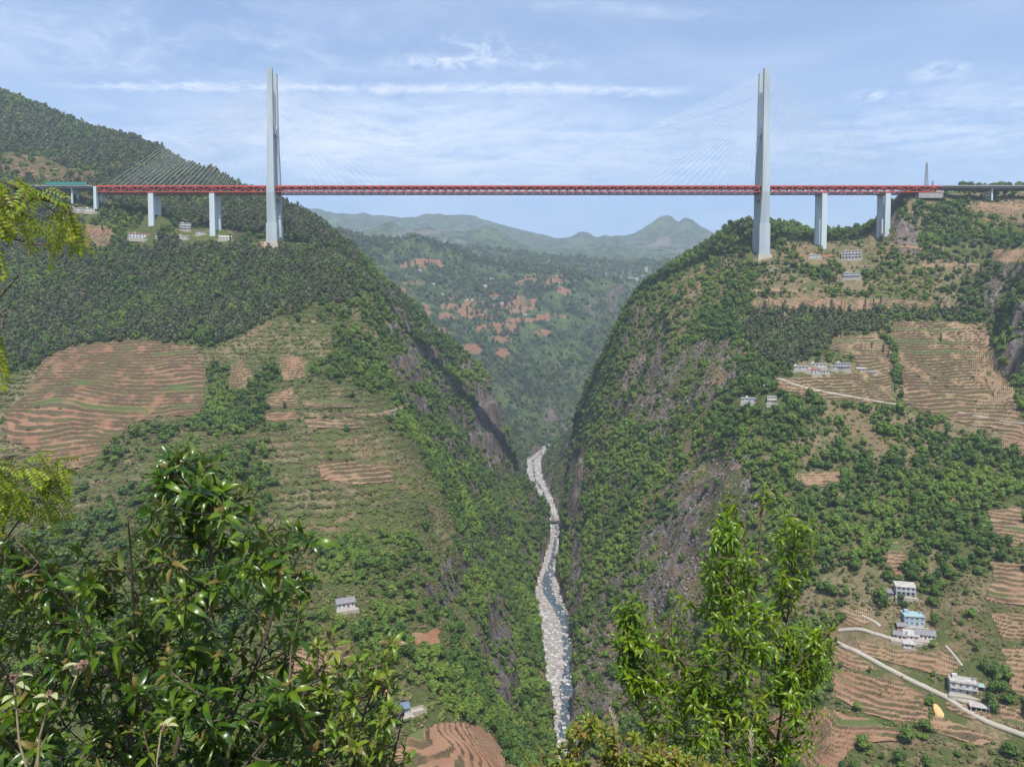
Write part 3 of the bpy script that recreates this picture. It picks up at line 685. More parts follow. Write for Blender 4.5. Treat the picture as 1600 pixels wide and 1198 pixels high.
    # piers: two columns and a cap
    for px, zpy in ((236, 341), (331.5, 366), (1288, 389), (1387, 375)):
        x = at(px, 310, BY0).x; zb = at(px, zpy, BY0).z
        pr = empty('pier', (x - bl.x, 0, zb - bl.z), parent=br)
        for y in (-10.4, 10.4):
            MB().frustum((-3.9, 3.9, y - 2.6, y + 2.6, -14), (-3.6, 3.6, y - 2.4, y + 2.4, ZB - 1.4 - zb)).build('pier_column', M['pier'], pr)
        for y in (-10.4, 10.4):
            MB().box(-4.2, 4.2, y - 2.9, y + 2.9, ZB - 1.35 - zb, ZB - .05 - zb).build('pier_cap', M['red'], pr)
    # end pier at the left
    x = XL - 1.5; zb = at(150, 318, BY0).z
    ep = empty('pier', (x - bl.x, 0, zb - bl.z), parent=br)
    for y in (-9, 9): MB().frustum((-2.2, 2.2, y - 3, y + 3, -8), (-2, 2, y - 3, y + 3, ZT - 1.2 - zb)).build('pier_column', M['pier'], ep)
    MB().box(-2.6, 2.6, -12, 12, ZT - 1.15 - zb, ZT - .2 - zb).build('pier_cap', M['pier'], ep)
build_bridge()
ab = empty('abutment', (XR - 14, (BY0 + BY1) / 2, ZB - 1)); tag(ab, 'stepped grey concrete abutment carrying the right end of the truss', 'abutment')
MB().box(-20, 15, -14, 14, -8, -.6).build('bearing_shelf', M['concrete'], ab); MB().box(4, 15, -14.5, -12.5, -.55, 2.4).build('wing_wall', M['concrete'], ab)

def approach(name, label, x0, x1, cover, piers):
    z = ZT; o = empty(name, (x0, (BY0 + BY1) / 2, z)); tag(o, label, 'viaduct')
    w = x1 - x0; s = 1 if w > 0 else -1; a, b = sorted((0, w))
    MB().box(a, b, -13, 13, -.6, 0).build('deck_slab', M['dark_concrete'], o)
    for y in (-9, -3, 3, 9): MB().box(a, b, y - 1.1, y + 1.1, -2.6, -.65).build('girder', M['concrete'], o)
    for y in (-12.8, 12.8): MB().box(a, b, y - .2, y + .2, .05, 1.1).build('parapet', M['concrete'], o)
    for f in piers:
        x = w * f; zg = float(terr(x0 + x, (BY0 + BY1) / 2)) - z - 3
        for y in (-7, 7): MB().box(x - 1.1, x + 1.1, y - 1.1, y + 1.1, min(zg, -8), -3.9).build('pier_column', M['pier'], o)
        MB().box(x - 1.4, x + 1.4, -10, 10, -3.85, -2.7).build('pier_cap', M['pier'], o)
    if cover:
        c0, c1 = cover; k = 0; x = c0
        while x < c1 - 1:
            MB().box(-(x + 5.8) , -x, -13.4, -13.05, 1.2, 5.2).build('barrier_panel', M['teal'], o)
            MB().box(-(x + 5.8), -x, 13.05, 13.4, 1.2, 5.2).build('barrier_panel', M['teal'], o); x += 6
        for y in (-13.2, 13.2):
            x = c0
            while x < c1: MB().box(-x - .1, -x + .1, y - .3, y + .3, 0.05, 5.3).build('barrier_post', M['steel'], o); x += 12
    return o
approach('approach_viaduct', 'grey approach viaduct with teal noise barriers left of the red truss', XL - 4.2, -700, (8, 66), (.35, .8))
approach('approach_viaduct', 'grey concrete approach viaduct running off to the right of the red truss', XR + .6, 900, None, (.27, .75))

# ------------------------------------------------------------------ river
rng = np.random.default_rng(7)
def river():
    ys = np.concatenate([np.arange(420, 1300, 3.0), np.arange(1300, 2560, 6.0)]); nx = 26
    l, r = np.interp(ys, RY, RL) - 5, np.interp(ys, RY, RR) + 5
    s = np.linspace(0, 1, nx)[None]; Xb = l[:, None] + (r - l)[:, None] * s; Yb = np.repeat(ys[:, None], nx, 1)
    cc = np.interp(ys, [420, 640, 700, 770, 870, 930, 1000, 1050, 1100, 1190, 1400, 1800, 2500], [.62, .62, .72, .80, .84, .74, .50, .50, .52, .5, .45, .5, .4])[:, None]
    cwid = np.interp(ys, [420, 640, 700, 770, 900, 1000, 1080, 1150, 2500], [.30, .28, .24, .18, .13, .14, .20, .08, .06])[:, None]
    wob = .06 * fbm(Xb * 0 + 3, Yb, 40, 3, 5)
    ch = np.abs(s - cc - wob) / cwid
    zb = ZR - .9 + 1.7 * sstep(.6, 1.5, ch) + .7 * fbm(Xb, Yb, 9, 3, 8) + 5 * sstep(.1, 0, s) + 5 * sstep(.9, 1, s)
    m, t, b = new_mat('river_gravel'); geo = t.node('ShaderNodeNewGeometry'); P = geo.outputs['Position']
    vo = t.node('ShaderNodeTexVoronoi'); t.l.new(P, vo.inputs['Vector']); vo.inputs['Scale'].default_value = 0.42
    sc = t.node('ShaderNodeSeparateColor'); t.l.new(vo.outputs['Color'], sc.inputs[0])
    c = t.mix(t.ramp(sc.outputs[0], 0, 1, 0, 1, False), (0.13, 0.115, 0.10), (0.36, 0.335, 0.315))
    c = t.mix(t.ramp(t.noise(P, 0.05, 4, 0.6), 0.55, 0.7), c, (0.26, 0.21, 0.17))
    t.l.new(c, b.inputs['Base Color']); b.inputs['Roughness'].default_value = .9
    bp = t.node('ShaderNodeBump'); bp.inputs['Distance'].default_value = 1.0; t.l.new(vo.outputs['Distance'], bp.inputs['Height']); bp.invert = True
    t.l.new(bp.outputs[0], b.inputs['Normal'])
    me = np_mesh('river_bed', np.stack([Xb, Yb, zb], -1).reshape(-1, 3), grid_faces(len(ys), nx), m, True)
    tag(link('river_bed', me), 'pale boulder strewn river bed at the bottom of the gorge', 'river bed', kind='structure')
    # water
    wm, t, b = new_mat('river_water'); geo = t.node('ShaderNodeNewGeometry'); P = geo.outputs['Position']
    nz = t.noise(t.map(P, scale=(1, .5, 1)), 0.35, 5, 0.7)
    c = t.mix(t.ramp(nz, 0.56, 0.70), (0.050, 0.075, 0.090), (0.42, 0.45, 0.46))
    t.l.new(c, b.inputs['Base Color']); b.inputs['Roughness'].default_value = .25; b.inputs['IOR'].default_value = 1.33
    bp = t.node('ShaderNodeBump'); bp.inputs['Distance'].default_value = .25; t.l.new(t.noise(P, 1.3, 4, .6), bp.inputs['Height']); t.l.new(bp.outputs[0], b.inputs['Normal'])
    sw = np.linspace(0, 1, 8)[None]; Xw = l[:, None] + (r - l)[:, None] * (.04 + .92 * sw); Yw = np.repeat(ys[:, None], 8, 1)
    me = np_mesh('river', np.stack([Xw, Yw, Xw * 0 + ZR - .12], -1).reshape(-1, 3), grid_faces(len(ys), 8), wm, True)
    tag(link('river', me), 'narrow blue river threading between pale boulders', 'river', kind='structure')
    # boulders
    base = bmesh.new(); bmesh.ops.create_icosphere(base, subdivisions=1, radius=1.0)
    bv = np.array([v.co[:] for v in base.verts]); bf = np.array([[v.index for v in f.verts] for f in base.faces]); base.free()
    n = 5200
    yy = np.exp(rng.uniform(math.log(560), math.log(2450), n)); ss = rng.uniform(.05, .95, n)
    ll, rr_ = np.interp(yy, RY, RL) - 5, np.interp(yy, RY, RR) + 5; xx = ll + (rr_ - ll) * ss
    c_ = np.interp(yy, ys, cc[:, 0]); w_ = np.interp(yy, ys, cwid[:, 0])
    keep = (np.abs(ss - c_) > w_ * .9) | (rng.random(n) < .30); xx, yy = xx[keep], yy[keep]; n = len(xx)
    sz = (.45 + 3.0 * rng.random(n) ** 4) * (1 + .5 * sstep(1000, 1800, yy))
    sca = sz[:, None, None] * rng.uniform(.7, 1.3, (n, 1, 3)) * np.array([1, 1, .7])
    V = bv[None] * sca * rng.uniform(.78, 1.12, (n, len(bv), 1))
    V += np.stack([xx, yy, np.full(n, ZR + .35)], 1)[:, None]
    Fc = bf[None] + (np.arange(n) * len(bv))[:, None, None]
    bm_ = paint('boulder_stone', (0.33, 0.315, 0.305), .9, .65, .35, .2)
    me = np_mesh('boulders', V.reshape(-1, 3), Fc.reshape(-1, 3), bm_)
    tag(link('boulders', me), 'countless pale grey boulders lying in the river bed', 'boulders', kind='stuff')
river()

# ------------------------------------------------------------------ terraced fields
def field_material():
    m, t, b = new_mat('terrace_soil'); geo = t.node('ShaderNodeNewGeometry'); P = geo.outputs['Position']
    a = t.node('ShaderNodeAttribute', attribute_name='mask'); s = t.node('ShaderNodeSeparateColor'); t.l.new(a.outputs['Color'], s.inputs[0])
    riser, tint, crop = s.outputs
    n2 = t.noise(P, 0.06, 5, .6); n3 = t.noise(P, 0.6, 6, .65); n4 = t.noise(t.map(P, scale=(.25, 1, 1)), 1.6, 4, .6)
    red = t.mix(t.ramp(n2, .35, .7), (0.215, 0.108, 0.066), (0.240, 0.135, 0.084))
    tan = t.mix(t.ramp(n2, .35, .7), (0.235, 0.172, 0.106), (0.295, 0.215, 0.132))
    soil = t.mix(tint, red, tan)
    soil = t.mix(t.ramp(n3, .50, .78, 0, .75), soil, (0.165, 0.125, 0.075))
    soil = t.mix(t.ramp(n4, .58, .72, 0, .5), soil, (0.10, 0.095, 0.045))
    g = t.mix(t.ramp(n3, .4, .65), (0.058, 0.048, 0.028), (0.125, 0.084, 0.050))  # dark riser tone: bank grass, with its shadow put into the colour
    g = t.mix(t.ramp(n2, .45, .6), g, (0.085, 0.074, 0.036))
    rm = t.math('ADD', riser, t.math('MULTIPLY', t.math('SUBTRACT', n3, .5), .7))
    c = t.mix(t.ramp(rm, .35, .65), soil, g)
    cm = t.math('ADD', crop, t.math('MULTIPLY', t.math('SUBTRACT', n3, .5), .8))
    c = t.mix(t.ramp(cm, .4, .7, 0, .85), c, (0.075, 0.105, 0.035))
    t.l.new(c, b.inputs['Base Color']); b.inputs['Roughness'].default_value = .95; b.inputs['Specular IOR Level'].default_value = .1
    bp = t.node('ShaderNodeBump'); bp.inputs['Distance'].default_value = .35; bp.inputs['Strength'].default_value = .8
    t.l.new(t.math('ADD', n3, t.math('MULTIPLY', n4, .5)), bp.inputs['Height']); t.l.new(bp.outputs[0], b.inputs['Normal'])
    return m
FM = field_material()
FIELD_LABEL = {
 'left_big': 'large red brown terraced hillside field below the dark pine wood at left', 'left_a': 'small terraced plot under the scrub right of the large red field',
 'left_b': 'small stepped plot left of the long curved terrace strips', 'left_b2': 'narrow brown plot just below the small stepped plot', 'left_c': 'upper short tan terrace strip on the left slope',
 'left_d': 'long curved tan terrace strip rising to the gorge lip at left', 'left_e': 'tan terrace strip just below the long curved one', 'left_f': 'isolated rectangular terraced plot of six steps on the left slope',
 'left_g': 'orange ploughed terraces below the blue roofed house', 'left_h': 'brown terraced plot half hidden behind the glossy shrub', 'left_i': 'tiny red plot beside the large left field',
 'right_big': 'largest tan terraced field dotted with small trees at right', 'right_mid': 'tan terraced field around the hamlet with the winding lane', 'right_band': 'long thin tan terrace band below the right tower',
 'right_edge': 'curved tan terraces at the right edge below the lane', 'right_patch': 'small bare clearing in the dense green wood at right', 'right_ed2': 'tan terraces at right edge above the grey roofed farm',
 'right_house': 'curving tan terraces just below the grey roofed farmhouses', 'right_up': 'tan terraces at the right edge just above the white two storey house', 'right_lane': 'pale plot beside the narrow lane left of the farm', 'right_lo3': 'stepped plot below the lane in the lower right corner', 'right_wd': 'small bare clearing above the house with porch columns', 'right_wd2': 'dry stepped clearing at the right edge of the wood',
 'right_lo4': 'narrow stepped strip between the lanes left of the farm', 'right_lo5': 'small tan plot at the right edge below the white two storey house',
 'right_low': 'stepped orchard terraces below the pale concrete lane', 'right_low2': 'reddish terraces at the bottom behind the slender sapling',
 'right_ed3': 'tan terraces at the right edge beside the white two storey house', 'right_ed4': 'small stepped plot below the white two storey house', 'right_top': 'tan terraces on the hill at the far right edge',
 'right_top2': 'dry tan field under the right approach viaduct', 'right_t3': 'upper thin tan strip on the slope right of the tower', 'right_t4': 'lower thin tan strip on the slope right of the tower',
 'right_t5': 'short tan strip just below the right tower foot', 'hill_a': 'reddish terraces on the far left mountainside', 'hill_c': 'reddish terraces above the teal barriers', 'hill_b': 'brown terraced patch below the left end of the bridge'}
for nme, (poly, S, tint, dr) in FIELDS.items():
    mk = inpoly(PXG, PYG, poly) & (GY > dr[0]) & (GY < dr[1]) & (W >= WMAX - .004)
    if mk.sum() < 6: print('field too small', nme, mk.sum()); continue
    u0, u1 = UU[mk].min() - .004, UU[mk].max() + .004; y0, y1 = GY[mk].min() - 5, GY[mk].max() + 5
    ym = (y0 + y1) / 2; k = .75 if ym < 600 else 1.0
    nu = int((u1 - u0) * ym / (2.1 * k)) + 3; nv = int((y1 - y0) / (.85 * k)) + 3
    u, y = np.meshgrid(np.linspace(u0, u1, nu), np.linspace(y0, y1, nv)); x = u * y
    H = terr(x, y)
    t_ = (H + 1.3 * fbm(x, y, 26, 3, 91) + .6 * fbm(x, y, 8, 2, 95)) / (S * 1.0) + (2.4 if ym > 600 else .7) * fbm(x, y, 95, 2, 93)
    fl = np.floor(t_); fr = t_ - fl
    z = H + S * (sstep(.58, .96, fr) - fr) + S * .5 + .25
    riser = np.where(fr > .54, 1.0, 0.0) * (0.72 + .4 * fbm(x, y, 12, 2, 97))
    row = _hash(fl, fl * 0 + len(nme), 3); crop = (row > .93) * (.5 + .6 * fbm(x, y, 40, 2, 99))
    px, py = project(x, y, H)
    ins = inpoly(px + 9 * fbm(x, y, 30, 4, 83), py + 6 * fbm(x, y, 20, 4, 87), poly)
    Fq = grid_faces(nv, nu); keep = ins.ravel()[Fq].all(1); Fq = Fq[keep]
    if len(Fq) < 4: print('field empty', nme); continue
    used = np.unique(Fq); mp = np.full(nu * nv, -1); mp[used] = np.arange(len(used))
    V = np.stack([x, y, z], -1).reshape(-1, 3)[used]
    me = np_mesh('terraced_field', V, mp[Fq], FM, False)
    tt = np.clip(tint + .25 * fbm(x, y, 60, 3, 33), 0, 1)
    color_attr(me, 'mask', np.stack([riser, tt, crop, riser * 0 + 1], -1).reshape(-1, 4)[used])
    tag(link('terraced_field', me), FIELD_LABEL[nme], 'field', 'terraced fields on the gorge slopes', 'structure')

# ------------------------------------------------------------------ lanes
LANE_PTS = []
def lane(pts, w, label, mat='pale_concrete', lift=1.35):
    P_ = []
    for (a, b), (c, d) in zip(pts[:-1], pts[1:]):
        n_ = max(2, int(math.hypot(c - a, d - b) / 5))
        P_ += [hit(a + (c - a) * i / n_, b + (d - b) * i / n_) for i in range(n_)]
    P_.append(hit(*pts[-1])); A_ = np.array([p[:] for p in P_])
    for _ in range(4):
        A_[1:-1] = (A_[:-2] + A_[1:-1] * 2 + A_[2:]) / 4
    A_[:, 2] = np.maximum(A_[:, 2], terr(A_[:, 0], A_[:, 1])) + lift
    T = np.gradient(A_[:, :2], axis=0); T /= np.linalg.norm(T, axis=1)[:, None] + 1e-9; N_ = np.stack([-T[:, 1], T[:, 0]], 1)
    V = []; Fq = []
    LANE_PTS.append(A_[:, :2].copy())
    for i, p in enumerate(A_):
        for sx, dz in ((-w / 2 - .3, -1.0), (-w / 2, 0), (w / 2, 0), (w / 2 + .3, -1.0)):
            xx_, yy_ = p[0] + N_[i, 0] * sx, p[1] + N_[i, 1] * sx; V.append((xx_, yy_, max(p[2] - .5, float(terr(xx_, yy_)) + .75) + dz))
        if i: b = 4 * i; Fq += [(b - 4 + k, b - 3 + k, b + 1 + k, b + k) for k in range(3)]
    tag(link('lane', np_mesh('lane', V, Fq, M[mat])), label, 'lane', 'pale farm lanes', 'structure')
lane([(1308,1006),(1345,1022),(1400,1052),(1440,1072),(1475,1088),(1510,1112),(1550,1132),(1605,1152)], 2.8, 'pale concrete lane running down to the lower right corner')
lane([(1310,986),(1335,984),(1350,985),(1375,994),(1410,1003),(1428,1000)], 2.0, 'narrow lane leading to the grey roofed farm')
lane([(1347,962),(1368,973),(1376,980)], 1.8, 'short lane bend above the grey roofed farm')
lane([(1475,1088),(1500,1094),(1530,1104)], 2.4, 'spur of the lane up to the white two storey house')
lane([(1214,593),(1224,595),(1238,602),(1265,609),(1300,616),(1330,621),(1370,628),(1402,633)], 2.6, 'winding pale lane below the hamlet on the right terraces')
lane([(1494,644),(1530,652),(1560,657),(1605,664)], 2.6, 'grey lane crossing the terraces near the right edge')
lane([(1478,1010),(1492,1026),(1504,1042)], 1.2, 'steep footpath beside the curving tan terraces')

# ------------------------------------------------------------------ vegetation prototypes
def foliage_mat(name, dark, light, patch, rough=.6, sc=.012):
    m, t, b = new_mat(name)
    oi = t.node('ShaderNodeObjectInfo'); geo = t.node('ShaderNodeNewGeometry')
    n1 = t.noise(geo.outputs['Position'], sc, 4, .6); n2 = t.noise(geo.outputs['Position'], .9, 3, .6)
    f = t.math('ADD', t.math('MULTIPLY', oi.outputs['Random'], .65), t.math('MULTIPLY', t.math('SUBTRACT', n2, .5), 1.3))
    c = t.mix(t.ramp(f, 0.0, .85, 0, 1, False), dark, light)
    c = t.mix(t.ramp(n1, .46, .64, 0, .8), c, patch)
    wn = t.node('ShaderNodeTexWhiteNoise', noise_dimensions='1D'); t.l.new(oi.outputs['Random'], wn.inputs['W'])
    c = t.mix(t.ramp(wn.outputs['Value'], .86, .95, 0, .6), c, (light[0] * 1.5, light[1] * 1.15, light[2] * 1.2)); c = t.mix(t.ramp(wn.outputs['Value'], .14, .05, 0, .5), c, (dark[0] * .8, dark[1] * .75, dark[2] * 1.1))
    t.l.new(c, b.inputs['Base Color']); b.inputs['Roughness'].default_value = rough; b.inputs['Specular IOR Level'].default_value = .25
    return m
FOL = {'pine': foliage_mat('pine_needles', (0.040, 0.053, 0.023), (0.106, 0.120, 0.054), (0.082, 0.118, 0.033)),
       'broad': foliage_mat('broad_leaves', (0.028, 0.062, 0.009), (0.090, 0.146, 0.020), (0.112, 0.176, 0.019)),
       'scrub': foliage_mat('scrub_leaves', (0.044, 0.066, 0.013), (0.118, 0.138, 0.034), (0.115, 0.158, 0.024)),
       'olive': foliage_mat('dry_scrub_leaves', (0.085, 0.078, 0.032), (0.190, 0.155, 0.078), (0.150, 0.135, 0.055)),
       'cypress': foliage_mat('cypress_needles', (0.018, 0.028, 0.014), (0.042, 0.058, 0.026), (0.035, 0.052, 0.022))}
BARK = paint('bark', (0.11, 0.085, 0.065), .9, .25, 2.0, .1)
def crown_mesh(kind, seed, ncard, card):
    r = random.Random(seed); V = []; Fq = []
    lobes = []
    for i in range({'pine': 6, 'broad': 7, 'scrub': 6, 'olive': 6, 'cypress': 5}[kind]):
        a = r.uniform(0, 6.283)
        if kind == 'broad': c = Vector((math.cos(a) * r.uniform(.15, .55), math.sin(a) * r.uniform(.15, .55), r.uniform(.75, 1.55))); q = Vector((r.uniform(.42, .62),) * 2 + (r.uniform(.36, .52),))
        elif kind == 'pine': c = Vector((math.cos(a) * r.uniform(.1, .5), math.sin(a) * r.uniform(.1, .5), .8 + i * .26)); q = Vector((r.uniform(.45, .62) * (1.15 - i * .10),) * 2 + (r.uniform(.22, .32),))
        elif kind == 'cypress': c = Vector((0, 0, .5 + i * .55)); q = Vector((.42 - abs(i - 1.5) * .07,) * 2 + (.55,))
        else: c = Vector((math.cos(a) * r.uniform(.1, .6), math.sin(a) * r.uniform(.1, .6), r.uniform(.25, .6))); q = Vector((r.uniform(.4, .6),) * 2 + (r.uniform(.28, .42),))
        lobes.append((c, q))
    for c, q in lobes:                                     # inner mass of each clump
        b = len(V); k = 6
        for zz, rr in ((-.8, .45), (0, .8), (.75, .5)):
            for j in range(k):
                a = 6.283 * j / k + zz; w = r.uniform(.8, 1.1)
                V.append((c.x + q.x * rr * w * math.cos(a), c.y + q.y * rr * w * math.sin(a), c.z + q.z * zz * w))
        for lv in (0, 1):
            for j in range(k): j2 = (j + 1) % k; Fq.append((b + lv * k + j, b + lv * k + j2, b + lv * k + k + j2, b + lv * k + k + j))
        V.append((c.x, c.y, c.z + q.z * .95)); t_ = len(V) - 1
        for j in range(0, k, 1): Fq.append((b + 2 * k + j, b + 2 * k + (j + 1) % k, t_, t_))
    for i in range(ncard):
        c, q = r.choice(lobes)
        d = Vector((r.gauss(0, 1), r.gauss(0, 1), r.gauss(.25, 1))).normalized()
        p = c + Vector((d.x * q.x, d.y * q.y, d.z * q.z)) * r.uniform(.85, 1.14)
        nrm = (d + Vector((r.uniform(-1, 1), r.uniform(-1, 1), r.uniform(-.3, 1))) * .55).normalized()
        a = nrm.cross(Vector((r.uniform(-1, 1), r.uniform(-1, 1), r.uniform(-1, 1)))).normalized(); b2 = nrm.cross(a)
        s1, s2 = card * r.uniform(.6, 1.2), card * r.uniform(.5, 1.0); b = len(V)
        V += [tuple(p + a * s1), tuple(p + b2 * s2 + nrm * card * .15), tuple(p - a * s1), tuple(p - b2 * s2 + nrm * card * .1)]; Fq.append((b, b + 1, b + 2, b + 3))
    me = bpy.data.meshes.new(kind + '_crown')
    me.from_pydata(V, [], [f if f[2] != f[3] else f[:3] for f in Fq]); me.materials.append(FOL[kind]); me.update(); return me
def trunk_mesh(h, rad, seed):
    r = random.Random(seed); mb = MB()
    top = Vector((r.uniform(-.1, .1), r.uniform(-.1, .1), h))
    mb.tube([(0, 0, -.25), (0, 0, .1), top * .6, top], [rad * 1.4, rad, rad * .7, rad * .3], 6)
    for k in range(3):
        a = r.uniform(0, 6.283); mb.tube([top * r.uniform(.5, .8), Vector((math.cos(a) * .4, math.sin(a) * .4, h * .98))], [rad * .5, rad * .2], 5)
    return mb.mesh('trunk', BARK)
PROTO = {}; PCOL = {}
for kind in FOL:
    PROTO[kind] = []; pc = bpy.data.collections.new('tree_kinds_' + kind); PCOL[kind] = pc
    for s in range(4):
        cm = crown_mesh(kind, 100 + s * 7 + len(kind), {'pine': 90, 'broad': 90, 'scrub': 56, 'olive': 56, 'cypress': 60}[kind], {'pine': .17, 'broad': .19, 'scrub': .17, 'olive': .16, 'cypress': .16}[kind])
        PROTO[kind].append(cm); o = bpy.data.objects.new('%s_%d' % (kind, s), cm); pc.objects.link(o)

def instancer(name, pts, scl, rot, kind, label, cat):
    me = bpy.data.meshes.new(name); me.vertices.add(len(pts)); me.vertices.foreach_set('co', np.asarray(pts, np.float32).ravel())
    for an, typ, arr in (('size', 'FLOAT_VECTOR', scl), ('turn', 'FLOAT', rot)):
        a = me.attributes.new(an, typ, 'POINT'); a.data.foreach_set('vector' if typ == 'FLOAT_VECTOR' else 'value', np.asarray(arr, np.float32).ravel())
    o = link(name, me); tag(o, label, cat, kind='stuff')
    g = bpy.data.node_groups.new(name + '_scatter', 'GeometryNodeTree'); t = NT(g)
    g.interface.new_socket('Geometry', in_out='INPUT', socket_type='NodeSocketGeometry'); g.interface.new_socket('Geometry', in_out='OUTPUT', socket_type='NodeSocketGeometry')
    gi, go = t.node('NodeGroupInput'), t.node('NodeGroupOutput')
    ci = t.node('GeometryNodeCollectionInfo'); ci.inputs['Collection'].default_value = PCOL[kind]; ci.inputs['Separate Children'].default_value = True; ci.inputs['Reset Children'].default_value = True
    iop = t.node('GeometryNodeInstanceOnPoints'); iop.inputs['Pick Instance'].default_value = True
    sz = t.node('GeometryNodeInputNamedAttribute', data_type='FLOAT_VECTOR'); sz.inputs['Name'].default_value = 'size'
    tn = t.node('GeometryNodeInputNamedAttribute', data_type='FLOAT'); tn.inputs['Name'].default_value = 'turn'
    cx = t.node('ShaderNodeCombineXYZ'); t.l.new(tn.outputs['Attribute'], cx.inputs['Z'])
    er = t.node('FunctionNodeEulerToRotation'); t.l.new(cx.outputs[0], er.inputs[0])
    t.l.new(gi.outputs[0], iop.inputs['Points']); t.l.new(ci.outputs[0], iop.inputs['Instance']); t.l.new(er.outputs[0], iop.inputs['Rotation']); t.l.new(sz.outputs['Attribute'], iop.inputs['Scale'])
    t.l.new(iop.outputs[0], go.inputs[0])
    md = o.modifiers.new('scatter', 'NODES'); md.node_group = g
    return o

# ------------------------------------------------------------------ where each kind grows
pineL = area([(-100,300),(60,330),(180,372),(300,378),(430,388),(520,396),(575,412),(590,440),(560,470),(500,480),(440,490),(380,520),(330,545),(300,540),(200,527),(100,545),(60,575),(-100,610)], 700, 1130, 16)
pineB = (GY >= 1130) & (GY < 1900) & (PXG < 640)
pineR = area([(1188,478),(1260,474),(1390,482),(1394,512),(1350,520),(1296,540),(1240,578),(1180,560),(1160,520)], 800, 1010, 8) | area([(1395,486),(1500,484),(1510,500),(1400,502)], 800, 1000, 5)
woodR = area([(1130,650),(1250,628),(1400,640),(1470,660),(1555,690),(1600,740),(1600,860),(1540,900),(1300,950),(1220,900),(1190,800),(1150,700)], 480, 900, 18)
woodR2 = area([(1390,320),(1480,316),(1530,340),(1560,400),(1545,500),(1520,500),(1500,440),(1420,400)], 850, 1120, 10) | area([(1550,420),(1600,410),(1600,620),(1580,600),(1545,520)], 700, 960, 8)
ridgeR = (GY > 1120) & (GY < 1400) & (PXG > 980)
lipL = area([(575,430),(640,470),(700,545),(770,620),(800,720),(862,825),(862,1198),(790,1198),(760,1000),(700,800),(650,620),(590,520),(540,470)], 400, 1420, 12)
gen = sstep(-.15, .25, big + .7 * med)
pine = np.zeros_like(GX); broad = pine.copy(); scrub = pine.copy(); olive = pine.copy()
# left brown slope: scattered scrub in contour bands
Lslope = (PXG < 880) & (GY < 1150)
band = (((GZ + 2.2 * fbm(GX, GY, 30, 3, 131)) / 5.2) % 1 < .42) * 1.9 + .12
scrub = np.where(Lslope, (.055 + .11 * gen) * band, 0); olive = np.where(Lslope, .13 * band, 0); broad = np.where(Lslope, .034 * gen, 0)
leftgreen = area([(320,560),(420,600),(430,760),(330,1000),(200,1100),(0,1100),(0,760),(90,740),(140,735),(210,675),(320,655)], 350, 980, 12)
scrub = np.where(leftgreen, .055 + .04 * gen, scrub); broad = np.where(leftgreen, .010 + .04 * gen, broad)
broad = np.where(lipL, .030 + .03 * gen, broad); scrub = np.where(lipL, .070, scrub); olive = np.where(lipL, .006, olive)
pine = np.where(pineL, .090 * sstep(-.62, -.2, med + .7 * big), pine); broad = np.where(pineL, .008 + .040 * sstep(.1, .4, fbm(GX, GY, 70, 3, 171)) + .035 * (1 - sstep(-.62, -.2, med + .7 * big)), broad); scrub = np.where(pineL, .006, scrub); olive = np.where(pineL, 0, olive)
pine = np.where(pineB, .034 * sstep(-.45, .0, big), pine); broad = np.where(pineB, .003 + .016 * (1 - sstep(-.45, .0, big)), broad); scrub = np.where(pineB, .004, scrub)
Rs = (PXG >= 880) & (GY < 1130) & ~ridgeR
scrub = np.where(Rs, .045 + .05 * gen, scrub); broad = np.where(Rs, .010 + .030 * gen, broad); olive = np.where(Rs, .030, olive)
spine = area([(985,470),(1190,402),(1190,560),(1170,640),(1120,720),(1040,830),(960,980),(905,1100),(885,900),(895,740),(940,610)], 550, 1180, 8)
scrub = np.where(spine, .060 + .05 * gen, scrub); broad = np.where(spine, .018 + .045 * gen, broad); olive = np.where(spine, .025, olive)
scrub = np.where(scree, .032 + .08 * sstep(-.1, .35, med), scrub); broad = np.where(scree, .003 + .028 * sstep(.0, .35, med), broad)
pine = np.where(pineR, .060, pine); broad = np.where(pineR, .012 * gen, broad); scrub = np.where(pineR, .004, scrub); olive = np.where(pineR, 0, olive)
broad = np.where(woodR, .042 * sstep(-.62, -.2, big + .6 * med), broad); scrub = np.where(woodR, .030, scrub); olive = np.where(woodR, .020, olive)
broad = np.where(woodR2, .030, broad); pine = np.where(woodR2, .006, pine); scrub = np.where(woodR2, .015, scrub)
broad = np.where(ridgeR, .030, broad); scrub = np.where(ridgeR, .01, scrub)
lowR = area([(1290,930),(1605,880),(1605,1215),(1290,1215)], 330, 560, 5) & ~area([(1500,960),(1540,1000),(1580,1090),(1520,1060),(1490,1000)], 330, 560)
broad = np.where(lowR, .006 + .045 * sstep(-.10, .30, med), broad); scrub = np.where(lowR, .030 + .06 * gen, scrub); olive = np.where(lowR, .09, olive)
gapR = area([(1190,400),(1400,380),(1520,420),(1520,480),(1180,468)], 850, 1100, 4)
scrub = np.where(gapR, (.035 + .05 * gen) * band, scrub); broad = np.where(gapR, .012 + .02 * gen, broad); olive = np.where(gapR, .03 * band, olive)
midH = (GY >= 1420) & (GY < 3950) & ~pineB
broad = np.where(midH, .0022 * (1 + .8 * gen), broad); pine = np.where(midH, .0030 * (1.2 - gen), pine); scrub = np.where(midH, .0015, scrub); olive = np.where(midH, 0, olive)
farH = (GY >= 3950) & (GY < 5650)
broad = np.where(farH, .0012 * (.6 + .8 * gen), broad); pine = np.where(farH, .0012, pine); scrub = np.where(farH, 0, scrub); olive = np.where(farH, 0, olive)
far2 = GY >= 5650; broad = np.where(far2, 0, broad); pine = np.where(far2, 0, pine)
backL = (GY > 1100) & (GY < 1520) & (PXG > 560) & (PXG < 900) & ~lipL
